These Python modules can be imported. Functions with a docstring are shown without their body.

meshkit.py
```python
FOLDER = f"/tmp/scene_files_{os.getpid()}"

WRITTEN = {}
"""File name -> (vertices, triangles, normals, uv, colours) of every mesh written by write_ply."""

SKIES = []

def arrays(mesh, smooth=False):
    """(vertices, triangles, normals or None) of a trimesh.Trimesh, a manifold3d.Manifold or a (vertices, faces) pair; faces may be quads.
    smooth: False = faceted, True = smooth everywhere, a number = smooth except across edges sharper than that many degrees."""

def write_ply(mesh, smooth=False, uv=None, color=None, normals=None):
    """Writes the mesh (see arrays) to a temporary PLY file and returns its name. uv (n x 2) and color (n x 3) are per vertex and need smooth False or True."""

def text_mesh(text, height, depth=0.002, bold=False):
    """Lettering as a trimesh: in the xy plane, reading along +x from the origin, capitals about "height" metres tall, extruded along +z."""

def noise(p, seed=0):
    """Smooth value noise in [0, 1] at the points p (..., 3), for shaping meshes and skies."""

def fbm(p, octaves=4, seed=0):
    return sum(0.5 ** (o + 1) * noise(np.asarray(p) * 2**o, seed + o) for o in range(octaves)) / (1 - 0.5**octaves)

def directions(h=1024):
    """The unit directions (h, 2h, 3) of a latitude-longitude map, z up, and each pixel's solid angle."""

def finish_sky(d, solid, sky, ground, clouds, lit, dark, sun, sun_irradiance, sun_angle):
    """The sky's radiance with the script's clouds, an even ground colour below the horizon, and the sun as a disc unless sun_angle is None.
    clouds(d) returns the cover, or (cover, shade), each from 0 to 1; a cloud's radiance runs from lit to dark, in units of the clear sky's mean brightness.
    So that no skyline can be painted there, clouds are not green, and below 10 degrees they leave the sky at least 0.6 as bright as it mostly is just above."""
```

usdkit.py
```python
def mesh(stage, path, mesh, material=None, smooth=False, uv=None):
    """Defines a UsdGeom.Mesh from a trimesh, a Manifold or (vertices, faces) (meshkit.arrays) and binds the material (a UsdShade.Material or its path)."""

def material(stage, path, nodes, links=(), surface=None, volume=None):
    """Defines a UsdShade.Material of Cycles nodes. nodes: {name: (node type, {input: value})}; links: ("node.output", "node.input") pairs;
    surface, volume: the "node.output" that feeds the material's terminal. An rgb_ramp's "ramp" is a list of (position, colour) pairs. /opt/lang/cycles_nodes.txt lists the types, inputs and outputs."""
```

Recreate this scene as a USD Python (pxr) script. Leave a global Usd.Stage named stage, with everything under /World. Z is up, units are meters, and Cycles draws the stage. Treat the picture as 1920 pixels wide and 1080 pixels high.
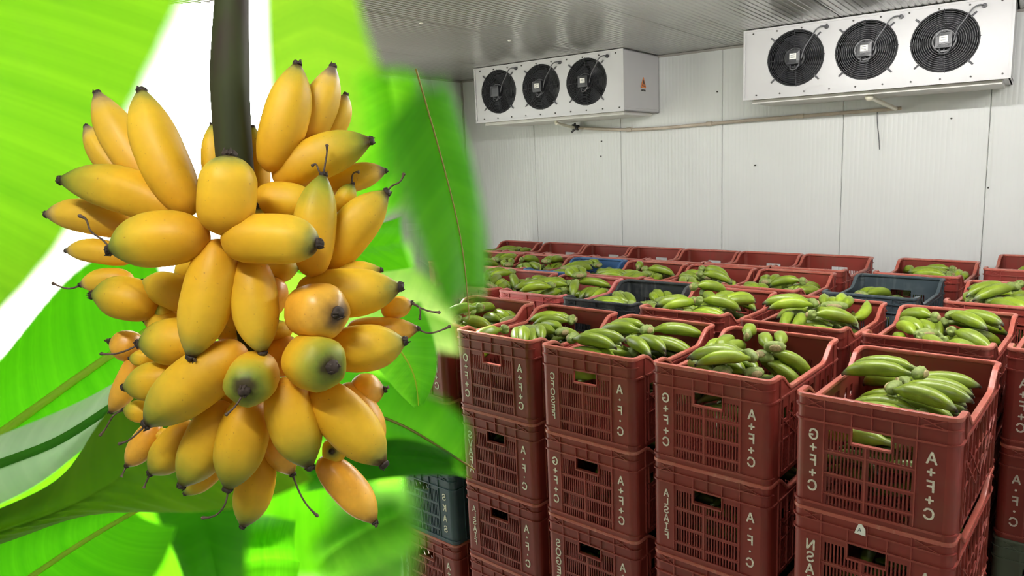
import math, random
import numpy as np, trimesh
import shapely.geometry as sg
from shapely import affinity
from shapely.ops import unary_union
import usdkit, meshkit
from pxr import Usd, UsdGeom, UsdLux, UsdShade, Gf, Sdf

stage = Usd.Stage.CreateInMemory()
UsdGeom.SetStageUpAxis(stage, UsdGeom.Tokens.z)
UsdGeom.SetStageMetersPerUnit(stage, 1.0)
UsdGeom.Xform.Define(stage, '/World')
UsdGeom.Scope.Define(stage, '/World/Looks')
rng = np.random.default_rng(7)

# ------------------------------------------------------------------ camera, sky, lamps, exposure
RM = np.array([[0.7538, 0.6556, -0.0439], [0.0790, -0.1567, -0.9845], [-0.6523, 0.7387, -0.1700]])   # rows: right, down, forward
RM[2] /= np.linalg.norm(RM[2]); RM[0] -= RM[2]*(RM[0] @ RM[2]); RM[0] /= np.linalg.norm(RM[0]); RM[1] = np.cross(RM[2], RM[0])
FPX = 1366.55
RIM = 1.5                                   # height of the top crates' rims
CAM = np.array([1.4223, -0.0517, 0.6021 + RIM])
cam = UsdGeom.Camera.Define(stage, '/World/camera')
m4 = np.eye(4); m4[0, :3] = RM[0]; m4[1, :3] = -RM[1]; m4[2, :3] = -RM[2]; m4[3, :3] = CAM
cam.AddTransformOp().Set(Gf.Matrix4d(*m4.ravel().tolist()))
cam.CreateHorizontalApertureAttr(36.0); cam.CreateVerticalApertureAttr(20.25)
cam.CreateFocalLengthAttr(36.0*FPX/1920); cam.CreateClippingRangeAttr((0.02, 500.0))
cam.CreateExposureAttr(0.0)

SKY, SUN, TUBE = 1.2, 420.0, 215.0
dome = UsdLux.DomeLight.Define(stage, '/World/sky')
dome.CreateColorAttr(Gf.Vec3f(0.97, 1.0, 0.97)); dome.CreateIntensityAttr(SKY)
sun = UsdLux.DistantLight.Define(stage, '/World/sun')
sun.CreateIntensityAttr(SUN); sun.CreateAngleAttr(6.0); sun.CreateColorAttr(Gf.Vec3f(1.0, 0.95, 0.82))
# light travels along -Z of the sun's frame: from the left, behind the leaves, high
_d = np.array([-0.80, 0.22, 0.62]); _d /= np.linalg.norm(_d)
_x = np.cross([0, 0, 1.0], _d); _x /= np.linalg.norm(_x); _y = np.cross(_d, _x)
ms = np.eye(4); ms[0, :3], ms[1, :3], ms[2, :3] = _x, _y, _d
sun.AddTransformOp().Set(Gf.Matrix4d(*ms.ravel().tolist()))

def ray(u, v):
    return RM.T @ np.array([(u-960.0)/FPX, (v-540.0)/FPX, 1.0])
def at(u, v, depth):                        # a measured pixel and a depth -> a point of the place
    return CAM + depth*ray(u, v)

# ------------------------------------------------------------------ naming
USED = {}
def path_for(name, parent='/World'):
    k = (parent, name); n = USED.get(k, 0); USED[k] = n+1
    return f'{parent}/{name}' if n == 0 else f'{parent}/{name}_{n:03d}'
def tag(p, label=None, cat=None, group=None, kind=None):
    p = p.GetPrim() if hasattr(p, 'GetPrim') else p
    for k, v in (('label', label), ('category', cat), ('group', group), ('kind', kind)):
        if v: p.SetCustomDataByKey(k, v)
    return p
def P(p): return str(p.GetPath() if hasattr(p, 'GetPath') else p)
def part(name, mesh, mat, parent='/World', smooth=False, uv=None, label=None, kind=None):
    m = usdkit.mesh(stage, path_for(name, P(parent)), mesh, mat, smooth=smooth, uv=uv)
    tag(m, label=label, kind=kind)
    return m
def xform(name, loc=(0, 0, 0), rot=None, parent='/World'):
    x = UsdGeom.Xform.Define(stage, path_for(name, P(parent)))
    x.AddTranslateOp().Set(Gf.Vec3d(*map(float, loc)))
    if rot is not None: x.AddRotateZOp().Set(float(math.degrees(rot)))
    return x
def instance(name, proto, loc, rotz=0.0, label=None, cat=None, group=None, kind=None, tilt=None):
    x = xform(name, loc, rotz)
    if tilt: x.AddRotateXYZOp().Set(Gf.Vec3f(*tilt))
    p = x.GetPrim(); p.GetReferences().AddInternalReference(proto); p.SetInstanceable(True)
    return tag(p, label, cat, group, kind)
stage.CreateClassPrim('/World/Kinds')
def klass(name):                            # a source for copies: its parts are never drawn by themselves
    return UsdGeom.Xform.Define(stage, f'/World/Kinds/{name}').GetPrim()

# ------------------------------------------------------------------ mesh helpers
def box(x0, x1, y0, y1, z0, z1):
    b = trimesh.creation.box([x1-x0, y1-y0, z1-z0]); b.apply_translation([(x0+x1)/2, (y0+y1)/2, (z0+z1)/2]); return b
def cat(ms): return trimesh.util.concatenate(list(ms))
def spline(pts, n):
    from scipy.interpolate import CubicSpline
    p = np.asarray(pts, float)
    if len(p) == 2: return p[0] + np.linspace(0, 1, n)[:, None]*(p[1]-p[0])
    d = np.r_[0, np.cumsum(np.linalg.norm(np.diff(p, axis=0), axis=1))]
    return CubicSpline(d, p, bc_type='natural')(np.linspace(0, d[-1], n))
def frames(p, ref):
    t = np.gradient(p, axis=0); t /= np.linalg.norm(t, axis=1, keepdims=True)+1e-12
    a = np.zeros_like(p); u = np.asarray(ref, float)
    for i in range(len(p)):
        u = u - t[i]*(u @ t[i]); u = u/(np.linalg.norm(u)+1e-12); a[i] = u
    return t, a, np.cross(t, a)
def grid_faces(n, k, closed=True):
    i, j = np.meshgrid(np.arange(n-1), np.arange(k if closed else k-1), indexing='ij')
    j2 = (j+1) % k
    return np.stack([i*k+j, i*k+j2, (i+1)*k+j2, (i+1)*k+j], -1).reshape(-1, 4)
def tri(q): return np.vstack([q[:, [0, 1, 2]], q[:, [0, 2, 3]]])
def tube(pts, radii, k=10, ref=(0.1, 0.2, 1.0), section=None, cap=True):
    """A swept tube; section(theta, i) scales the radius. Returns (trimesh, along)."""
    p = np.asarray(pts, float); n = len(p); r = np.broadcast_to(radii, (n,))
    t, a, b = frames(p, ref)
    th = np.arange(k)*2*np.pi/k
    s = np.ones((n, k)) if section is None else np.array([section(th, i) for i in range(n)])
    v = p[:, None] + (r[:, None]*s)[..., None]*(np.cos(th)[None, :, None]*a[:, None] + np.sin(th)[None, :, None]*b[:, None])
    v = v.reshape(-1, 3); f = tri(grid_faces(n, k)); u = np.repeat(np.linspace(0, 1, n), k)
    if cap:
        c0, c1 = len(v), len(v)+1
        v = np.vstack([v, p[0], p[-1]]); u = np.r_[u, 0, 1]
        j = np.arange(k); j2 = (j+1) % k; o = (n-1)*k
        f = np.vstack([f, np.c_[np.full(k, c0), j2, j], np.c_[np.full(k, c1), o+j, o+j2]])
    return trimesh.Trimesh(v, f, process=False), u
def extrude_y(poly, y0, y1):
    """A shapely polygon drawn in (x, z), extruded from y0 to y1."""
    ms = []
    for g in getattr(poly, 'geoms', [poly]):
        m = trimesh.creation.extrude_polygon(g, y1-y0, engine='earcut')
        v = m.vertices.copy(); m.vertices = np.c_[v[:, 0], y1-v[:, 2], v[:, 1]]; ms.append(m)
    return cat(ms)
def swap_xy(m):
    m = m.copy(); v = m.vertices.copy(); m.vertices = np.c_[-v[:, 1], v[:, 0], v[:, 2]]; return m
def sweep_section(path, normals, sec):
    """Closed ring: section points (out, up) carried around a path with outward normals."""
    n, k = len(path), len(sec); sec = np.asarray(sec, float)
    v = path[:, None] + sec[None, :, :1]*normals[:, None] + np.array([0, 0, 1.0])*sec[None, :, 1:]
    i, j = np.meshgrid(np.arange(n), np.arange(k), indexing='ij'); i2, j2 = (i+1) % n, (j+1) % k
    q = np.stack([i*k+j, i2*k+j, i2*k+j2, i*k+j2], -1).reshape(-1, 4)
    return trimesh.Trimesh(v.reshape(-1, 3), tri(q), process=False)

# ------------------------------------------------------------------ materials
def mat(name, nodes, links, surface='p.BSDF'):
    return usdkit.material(stage, f'/World/Looks/{name}', nodes, links, surface=surface)
def plain(name, col, rough=0.5, metal=0.0, spec=0.5, noise=0.0, scale=20.0, coat=0.0):
    c = np.array(col, float)
    nodes = {'p': ('principled_bsdf', dict(base_color=col, roughness=rough, metallic=metal, specular_ior_level=spec, coat_weight=coat))}
    links = []
    if noise:
        nodes |= {'tc': ('texture_coordinate', {}), 'n': ('noise_texture', dict(scale=scale, detail=5.0, roughness=0.6)),
                  'r': ('rgb_ramp', dict(ramp=[(0.3, tuple(c*(1-noise))), (0.7, tuple(np.minimum(c*(1+noise*0.6), 1)))]))}
        links = [('tc.object', 'n.vector'), ('n.fac', 'r.fac'), ('r.color', 'p.base_color')]
    return mat(name, nodes, links)
def plastic(name, a, b, dust, rough=0.42):
    """Worn crate plastic: the shade varies from crate to crate, with dusty blotches and scuffs."""
    return mat(name, {
        'oi': ('object_info', {}), 'tc': ('texture_coordinate', {}), 'g': ('geometry', {}),
        'n1': ('noise_texture', dict(scale=9.0, detail=6.0, roughness=0.65)), 'n2': ('noise_texture', dict(scale=70.0, detail=4.0)),
        'mp': ('mapping', dict(scale=(60.0, 60.0, 6.0))), 'n3': ('noise_texture', dict(scale=1.0, detail=3.0)),
        'mx': ('mix_color', dict(a=a, b=b)), 'mr': ('map_range', dict(from_min=0.48, from_max=0.78, to_min=0.0, to_max=0.5, clamp=True)),
        'dm': ('mix_color', dict(b=dust)), 'mr3': ('map_range', dict(from_min=0.58, from_max=0.75, to_min=0.0, to_max=0.35, clamp=True)),
        'dm2': ('mix_color', dict(b=dust)), 'bp': ('bump', dict(strength=0.12, distance=0.002)),
        'p': ('principled_bsdf', dict(roughness=rough, specular_ior_level=0.45))},
        [('oi.random', 'mx.fac'), ('g.position', 'n1.vector'), ('tc.object', 'n2.vector'), ('tc.object', 'mp.vector'), ('mp.vector', 'n3.vector'),
         ('n1.fac', 'mr.value'), ('mr.result', 'dm.fac'), ('mx.result', 'dm.a'),
         ('n3.fac', 'mr3.value'), ('mr3.result', 'dm2.fac'), ('dm.result', 'dm2.a'), ('dm2.result', 'p.base_color'),
         ('n2.fac', 'bp.height'), ('bp.normal', 'p.normal')])
def ramp_along(name, stops, rough=0.4, spots=None, sss=0.0, noise=0.10, streak=0.0, spec=0.5):
    """Fruit skin: colour runs along the fruit (primvar st.x), with mottling and fine spots."""
    nodes = {'st': ('attribute', dict(attribute='st')), 'sx': ('separate_xyz', {}), 'tc': ('texture_coordinate', {}), 'g': ('geometry', {}),
             'n0': ('noise_texture', dict(scale=60.0, detail=3.0)), 'ad': ('math', dict(math_type='multiply_add', value2=0.16)), 'sb': ('math', dict(math_type='subtract', value2=0.08)),
             'r': ('rgb_ramp', dict(ramp=stops)),
             'n1': ('noise_texture', dict(scale=26.0, detail=5.0, roughness=0.6)), 'mr': ('map_range', dict(from_min=0.3, from_max=0.7, to_min=1-noise, to_max=1+noise)),
             'mu': ('mix_color', dict(blend_type='multiply', fac=1.0, use_clamp_result=False)),
             'n2': ('noise_texture', dict(scale=330.0, detail=2.0)), 'ms': ('map_range', dict(from_min=0.70, from_max=0.78, to_min=0.0, to_max=0.55, clamp=True)),
             'sp': ('mix_color', dict(b=spots or (0.20, 0.09, 0.02))),
             'bp': ('bump', dict(strength=0.10, distance=0.001)),
             'p': ('principled_bsdf', dict(roughness=rough, specular_ior_level=spec, subsurface_weight=sss, subsurface_scale=0.006, subsurface_radius=(1.0, 0.6, 0.15)))}
    links = [('st.vector', 'sx.vector'), ('tc.object', 'n0.vector'), ('n0.fac', 'ad.value1'), ('sx.x', 'ad.value3'), ('ad.value', 'sb.value1'), ('sb.value', 'r.fac'),
             ('tc.object', 'n1.vector'), ('n1.fac', 'mr.value'), ('r.color', 'mu.a'), ('mr.result', 'mu.b'),
             ('tc.object', 'n2.vector'), ('n2.fac', 'ms.value'), ('ms.result', 'sp.fac'), ('mu.result', 'sp.a'), ('sp.result', 'p.base_color'),
             ('n1.fac', 'bp.height'), ('bp.normal', 'p.normal')]
    return mat(name, nodes, links)
def leaf_mat(name, c0, c1, trans, rough=0.45, stripes=26.0, soft=0.0, spec=0.3, mixt=0.6):
    """Leaf blade: stripes of side veins along st.x, sheer margins (soft: width of the margin in st.y), light passing through."""
    nodes = {'st': ('attribute', dict(attribute='st')), 'sx': ('separate_xyz', {}), 'ab': ('math', dict(math_type='absolute')),
             'sl': ('math', dict(math_type='multiply_add', value2=-0.10)), 'tc': ('texture_coordinate', {}),
             'n': ('noise_texture', dict(scale=2.2, detail=3.0)), 'cx': ('combine_xyz', {}),
             's1': ('noise_texture', dict(scale=stripes, detail=3.0, roughness=0.55)),
             'fm': ('math', dict(math_type='multiply_add', value2=0.85)), 'fs': ('math', dict(math_type='multiply', value2=0.18)),
             'r': ('rgb_ramp', dict(ramp=[(0.30, c0), (0.70, c1)])), 'rt': ('rgb_ramp', dict(ramp=[(0.30, tuple(np.array(trans)*np.array((0.55, 0.72, 0.7)))), (0.72, trans)])),
             'p': ('principled_bsdf', dict(roughness=rough, specular_ior_level=spec)), 't': ('translucent_bsdf', {}), 'm': ('mix_closure', dict(fac=mixt))}
    links = [('st.vector', 'sx.vector'), ('sx.y', 'ab.value1'), ('ab.value', 'sl.value1'), ('sx.x', 'sl.value3'), ('sl.value', 'cx.x'), ('cx.vector', 's1.vector'),
             ('tc.object', 'n.vector'), ('n.fac', 'fs.value1'), ('s1.fac', 'fm.value1'), ('fs.value', 'fm.value3'), ('fm.value', 'r.fac'), ('fm.value', 'rt.fac'),
             ('r.color', 'p.base_color'), ('rt.color', 't.color'), ('p.BSDF', 'm.closure1'), ('t.BSDF', 'm.closure2')]
    surf = 'm.closure'
    if soft:
        nodes |= {'om': ('map_range', dict(range_type='smoothstep', from_min=1.0, from_max=1.0-soft, to_min=0.0, to_max=1.0, clamp=True)),
                  'ux': ('math', dict(math_type='multiply_add', value2=2.0, value3=-1.0)), 'ua': ('math', dict(math_type='absolute')),
                  'ou': ('map_range', dict(range_type='smoothstep', from_min=1.0, from_max=1.0-soft*0.6, to_min=0.0, to_max=1.0, clamp=True)),
                  'al': ('math', dict(math_type='multiply')), 'tr': ('transparent_bsdf', {}), 'fx': ('mix_closure', {})}
        links += [('ab.value', 'om.value'), ('sx.x', 'ux.value1'), ('ux.value', 'ua.value1'), ('ua.value', 'ou.value'), ('om.result', 'al.value1'), ('ou.result', 'al.value2'),
                  ('al.value', 'fx.fac'), ('tr.BSDF', 'fx.closure1'), ('m.closure', 'fx.closure2')]
        surf = 'fx.closure'
    return mat(name, nodes, links, surface=surf)

M = {}
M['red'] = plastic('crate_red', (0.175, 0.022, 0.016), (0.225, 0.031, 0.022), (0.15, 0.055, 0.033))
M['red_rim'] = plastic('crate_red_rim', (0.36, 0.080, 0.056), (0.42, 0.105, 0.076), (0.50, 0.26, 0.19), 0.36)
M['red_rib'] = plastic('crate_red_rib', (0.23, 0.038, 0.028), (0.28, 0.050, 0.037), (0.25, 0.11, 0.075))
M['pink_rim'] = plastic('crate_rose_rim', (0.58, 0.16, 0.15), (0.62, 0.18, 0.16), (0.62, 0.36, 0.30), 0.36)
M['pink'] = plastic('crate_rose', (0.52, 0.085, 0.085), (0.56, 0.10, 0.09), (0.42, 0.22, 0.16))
M['black'] = plastic('crate_black', (0.020, 0.023, 0.028), (0.028, 0.032, 0.038), (0.16, 0.16, 0.15))
M['slate'] = plastic('crate_slate', (0.030, 0.045, 0.055), (0.035, 0.050, 0.062), (0.13, 0.15, 0.15))
M['blue'] = plastic('crate_blue', (0.035, 0.10, 0.24), (0.04, 0.11, 0.26), (0.10, 0.14, 0.20))
M['darkblue'] = plastic('crate_dark_blue', (0.035, 0.065, 0.085), (0.04, 0.07, 0.09), (0.10, 0.13, 0.14))
M['moss'] = plastic('crate_moss', (0.085, 0.105, 0.070), (0.095, 0.115, 0.08), (0.16, 0.18, 0.13))
M['letter'] = plain('lettering_cream', (0.66, 0.60, 0.50), 0.6, noise=0.35, scale=160.0)
M['paper'] = plain('paper_white', (0.80, 0.78, 0.74), 0.7)
M['wall'] = mat('wall_panel', {'tc': ('texture_coordinate', {}), 'g': ('geometry', {}), 'n': ('noise_texture', dict(scale=1.3, detail=5.0)), 'mp': ('mapping', dict(scale=(30.0, 30.0, 1.2))),
    'n2': ('noise_texture', dict(scale=1.0, detail=4.0)), 'r': ('rgb_ramp', dict(ramp=[(0.3, (0.67, 0.68, 0.67)), (0.7, (0.73, 0.74, 0.735))])),
    'mr': ('map_range', dict(from_min=0.66, from_max=0.80, to_min=0.0, to_max=0.22, clamp=True)), 'mx': ('mix_color', dict(b=(0.50, 0.48, 0.43))),
    'p': ('principled_bsdf', dict(roughness=0.38, specular_ior_level=0.5))},
    [('g.position', 'n.vector'), ('n.fac', 'r.fac'), ('g.position', 'mp.vector'), ('mp.vector', 'n2.vector'), ('n2.fac', 'mr.value'), ('mr.result', 'mx.fac'), ('r.color', 'mx.a'), ('mx.result', 'p.base_color')])
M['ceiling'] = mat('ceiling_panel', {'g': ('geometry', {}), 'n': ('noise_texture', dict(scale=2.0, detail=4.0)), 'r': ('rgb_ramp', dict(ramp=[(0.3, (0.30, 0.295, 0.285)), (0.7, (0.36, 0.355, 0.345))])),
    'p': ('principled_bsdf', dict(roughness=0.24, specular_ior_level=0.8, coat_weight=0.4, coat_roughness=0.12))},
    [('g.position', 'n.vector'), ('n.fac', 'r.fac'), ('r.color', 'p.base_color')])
M['floor'] = plain('floor_concrete', (0.16, 0.155, 0.145), 0.6, noise=0.25, scale=3.0)
M['ground'] = plain('ground_pale', (0.62, 0.62, 0.56), 0.8, noise=0.15, scale=2.0)
M['casing'] = plain('unit_white', (0.52, 0.51, 0.52), 0.3, noise=0.03, scale=6.0)
M['casing_edge'] = plain('unit_edge', (0.62, 0.60, 0.57), 0.4)
M['wire'] = plain('guard_black', (0.020, 0.020, 0.024), 0.4)
M['fanback'] = plain('fan_dark', (0.010, 0.010, 0.013), 0.6)
M['blade'] = plain('fan_blade', (0.035, 0.035, 0.042), 0.42)
M['motor'] = plain('motor_black', (0.022, 0.022, 0.026), 0.35)
M['cable'] = plain('cable_grey', (0.11, 0.11, 0.12), 0.4)
M['pvc'] = plain('pvc_cream', (0.70, 0.66, 0.54), 0.35)
M['pvc_old'] = plain('pvc_brown', (0.52, 0.44, 0.36), 0.4, noise=0.2, scale=12.0)
M['steel'] = plain('steel', (0.55, 0.55, 0.53), 0.3, metal=1.0)
M['screw'] = plain('screw_dark', (0.05, 0.045, 0.04), 0.5)
M['orange'] = plain('sign_orange', (0.75, 0.22, 0.05), 0.5)
M['sealant'] = plain('sealant', (0.36, 0.34, 0.31), 0.7)
M['tube'] = mat('lamp_tube', {'e': ('emission', dict(color=(1.0, 0.98, 0.945), strength=TUBE))}, [], surface='e.emission')
YS = [(0.0, (0.62, 0.30, 0.02)), (0.12, (0.62, 0.31, 0.012)), (0.5, (0.70, 0.41, 0.020)), (0.78, (0.70, 0.44, 0.030))]
M['yellow'] = ramp_along('banana_yellow', YS + [(0.88, (0.52, 0.38, 0.035)), (0.955, (0.28, 0.27, 0.05)), (1.0, (0.05, 0.035, 0.015))], 0.50, sss=0.15, spec=0.25)
M['yellow_green'] = ramp_along('banana_yellow_green', YS[:3] + [(0.66, (0.58, 0.40, 0.028)), (0.84, (0.34, 0.33, 0.03)), (0.94, (0.17, 0.21, 0.025)), (1.0, (0.05, 0.04, 0.015))], 0.50, sss=0.15, spec=0.25)
M['yellow_grey'] = ramp_along('banana_yellow_grey_tip', YS + [(0.88, (0.62, 0.42, 0.09)), (0.95, (0.26, 0.19, 0.09)), (1.0, (0.10, 0.08, 0.06))], 0.52, sss=0.12)
M['amber'] = ramp_along('banana_amber', [(0.0, (0.55, 0.22, 0.02)), (0.3, (0.78, 0.36, 0.025)), (0.7, (0.82, 0.42, 0.04)), (0.9, (0.60, 0.33, 0.04)), (1.0, (0.08, 0.04, 0.015))], 0.38, spots=(0.28, 0.07, 0.01), noise=0.22, sss=0.12)
M['tip'] = plain('banana_dry_tip', (0.035, 0.022, 0.015), 0.75, noise=0.6, scale=240.0)
M['wisp'] = plain('dry_flower', (0.10, 0.065, 0.045), 0.7, noise=0.5, scale=200.0)
M['stalk'] = mat('stalk_green', {'tc': ('texture_coordinate', {}), 'mp': ('mapping', dict(scale=(30.0, 30.0, 5.0))), 'n': ('noise_texture', dict(scale=1.0, detail=5.0)),
    'r': ('rgb_ramp', dict(ramp=[(0.3, (0.020, 0.024, 0.009)), (0.55, (0.034, 0.042, 0.014)), (0.75, (0.036, 0.024, 0.020))])), 'b': ('bump', dict(strength=0.2, distance=0.002)),
    'p': ('principled_bsdf', dict(roughness=0.7, specular_ior_level=0.2))}, [('tc.object', 'mp.vector'), ('mp.vector', 'n.vector'), ('n.fac', 'r.fac'), ('r.color', 'p.base_color'), ('n.fac', 'b.height'), ('b.normal', 'p.normal')])
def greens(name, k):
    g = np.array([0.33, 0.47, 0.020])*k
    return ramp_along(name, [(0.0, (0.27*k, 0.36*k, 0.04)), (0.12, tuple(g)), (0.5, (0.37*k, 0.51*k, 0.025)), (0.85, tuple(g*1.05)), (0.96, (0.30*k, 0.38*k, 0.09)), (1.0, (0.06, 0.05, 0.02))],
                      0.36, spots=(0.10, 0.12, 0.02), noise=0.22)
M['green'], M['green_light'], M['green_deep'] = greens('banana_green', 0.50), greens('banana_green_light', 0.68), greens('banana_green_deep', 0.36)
M['green_shaded'] = greens('banana_green_shaded', 0.26)  # darker copy for the fill: the shade inside the crates is put into the colour
M['crown'] = plain('banana_crown', (0.20, 0.26, 0.06), 0.6, noise=0.4, scale=90.0)
M['crown_cut'] = plain('banana_crown_cut', (0.34, 0.27, 0.12), 0.7, noise=0.5, scale=120.0)

# ------------------------------------------------------------------ the room
DL = 0.10393
TT, NN = np.array([math.cos(DL), math.sin(DL), 0]), np.array([-math.sin(DL), math.cos(DL), 0])   # along the back wall, into the back wall
W0 = np.array([0, 4.68, 0]); W0 = W0 - TT*(W0 @ TT); CEIL = RIM + 1.277
def room(t, d, z): return W0 + TT*t - NN*d + np.array([0, 0, z])                                  # t along the wall, d out from it
ROOM = np.eye(4); ROOM[:3, 0], ROOM[:3, 1], ROOM[:3, 3] = TT, -NN, W0                             # maps (t, d, z); mirrors
def to_room(m):
    m = m.copy(); v = m.vertices; m.vertices = W0 + v[:, :1]*TT - v[:, 1:2]*NN + v[:, 2:]*np.array([0, 0, 1.0]); m.invert(); return m

def ribbed(width, height, pitch=0.025, depth=0.0009, thick=0.05, gap=0.002):
    """A sandwich panel: fine rolled ribs on its face, rebated edges. Local: x across, z up, face towards +y."""
    xs, ys = [gap/2, gap/2, gap/2+0.004], [-thick, -0.004, 0.0]
    x = gap/2 + 0.012
    while x < width-gap/2-0.02:
        xs += [x, x+0.004, x+0.009, x+0.013]; ys += [0.0, -depth, -depth, 0.0]; x += pitch
    xs += [width-gap/2-0.004, width-gap/2, width-gap/2]; ys += [0.0, -0.004, -thick]
    pts = np.c_[xs, ys]; n = len(pts)
    v = np.vstack([np.c_[pts, np.zeros(n)], np.c_[pts, np.full(n, height)]])
    i = np.arange(n-1)
    f = np.vstack([np.c_[i, i+1, n+i+1], np.c_[i, n+i+1, n+i]])
    return trimesh.Trimesh(v, f, process=False)
wall_back = xform('wall_back'); tag(wall_back, 'white ribbed sandwich panel wall behind the banana crates', None, None, 'structure')
part('backing', to_room(box(-2.6, 3.1, -0.16, -0.05, 0, CEIL+0.05)), M['sealant'], wall_back)
for k in range(8):
    t0 = 0.463 - 0.746*4 + 0.746*k
    t1 = t0 + 0.746
    a = max(t0, -2.47)
    m = ribbed(t1-a, CEIL); m.apply_translation([a, 0, 0]); part('panel', to_room(m), M['wall'], wall_back, smooth=20)
for (px, py) in ((1128, 265), (1127, 293), (1416, 310), (1853, 352), (1345, 172), (1784, 222)):
    d = ray(px, py); s = ((W0-CAM) @ NN)/(d @ NN); p = CAM + d*s
    c = trimesh.creation.cylinder(0.005, 0.008, sections=10); c.apply_transform(trimesh.geometry.align_vectors([0, 0, 1], -NN)); c.apply_translation(p - NN*0.002)
    part('screw', c, M['screw'], wall_back)
wall_left = xform('wall_left'); tag(wall_left, 'white panel side wall meeting the back wall at the far corner', None, None, 'structure')
for k, (d0, d1) in enumerate(((0.0, 0.50), (0.50, 1.0), (1.0, 1.45))):
    m = ribbed(d1-d0, CEIL); v = m.vertices.copy(); m.vertices = np.c_[-2.47+v[:, 1], d0+v[:, 0], v[:, 2]]; m.invert()
    part('panel', to_room(m), M['wall'], wall_left, smooth=20)
part('backing', to_room(box(-2.60, -2.525, -0.1, 1.45, 0, CEIL)), M['sealant'], wall_left)
part('near_pier', to_room(box(-2.60, -2.47, 4.05, 6.2, 0, CEIL)), M['wall'], wall_left)
wall_right = part('wall_right', to_room(box(2.75, 2.85, -0.1, 6.2, 0, CEIL)), M['wall']); tag(wall_right, 'white side wall to the right of the crates', None, None, 'structure')
wall_front = part('wall_front', box(-2.7, 3.1, -1.42, -1.30, 0, CEIL), M['sealant']); tag(wall_front, 'grey wall behind the viewer', None, None, 'structure')
# ceiling: panels running away from the viewer; a corner of the roof is missing over the open loading corner on the left
ceiling = xform('ceiling'); tag(ceiling, 'glossy grey ribbed panel ceiling above the crates', None, None, 'structure')
def td(x, y): p = np.array([x, y, 0])-W0; return p @ TT, -(p @ NN)
HOLE = sg.Polygon([td(-1.16, 1.72), td(-2.45, 0.62), td(-4.2, 0.55), td(-4.2, 3.25), (-2.47, 1.45)])
ROOF = sg.box(-2.58, -0.08, 2.80, 6.15).difference(HOLE)
rib_m = ribbed(0.765, 1.0, pitch=0.03, depth=0.0025, thick=0.04, gap=0.006)
t = -0.225 - 0.765*3
while t < 2.75:
    for g in getattr(ROOF.intersection(sg.box(t, -0.08, t+0.765, 6.15)), 'geoms', [ROOF.intersection(sg.box(t, -0.08, t+0.765, 6.15))]):
        m = rib_m.copy(); lines = rib_m.vertices[:len(rib_m.vertices)//2, :2]; n = len(lines)
        v = []
        for e in (0, 1):                   # each rib line is cut where the roof ends
            for (lx, ly) in lines:
                seg = g.intersection(sg.LineString([(t+min(max(lx, 0.001), 0.764), -1), (t+min(max(lx, 0.001), 0.764), 7)]))
                b = seg.bounds if not seg.is_empty else (0, g.bounds[1], 0, g.bounds[1])
                v.append([t+lx, b[1] if e == 0 else b[3], CEIL-ly])
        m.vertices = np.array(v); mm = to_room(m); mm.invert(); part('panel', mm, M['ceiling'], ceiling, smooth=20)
    t += 0.765
e = trimesh.creation.extrude_polygon(ROOF.buffer(-0.004), 0.05, engine='earcut'); e.apply_translation([0, 0, CEIL+0.041]); part('roof_slab', to_room(e), M['sealant'], ceiling)
for (px, py) in ((790, 43), (955, 76)):
    d = ray(px, py); p = CAM + d*((CEIL-CAM[2])/d[2])
    c = trimesh.creation.icosphere(2, 0.010); c.vertices[:, 2] *= 0.5; c.apply_translation(p); part('bolt_cap', c, M['paper'], ceiling, smooth=True)
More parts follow.
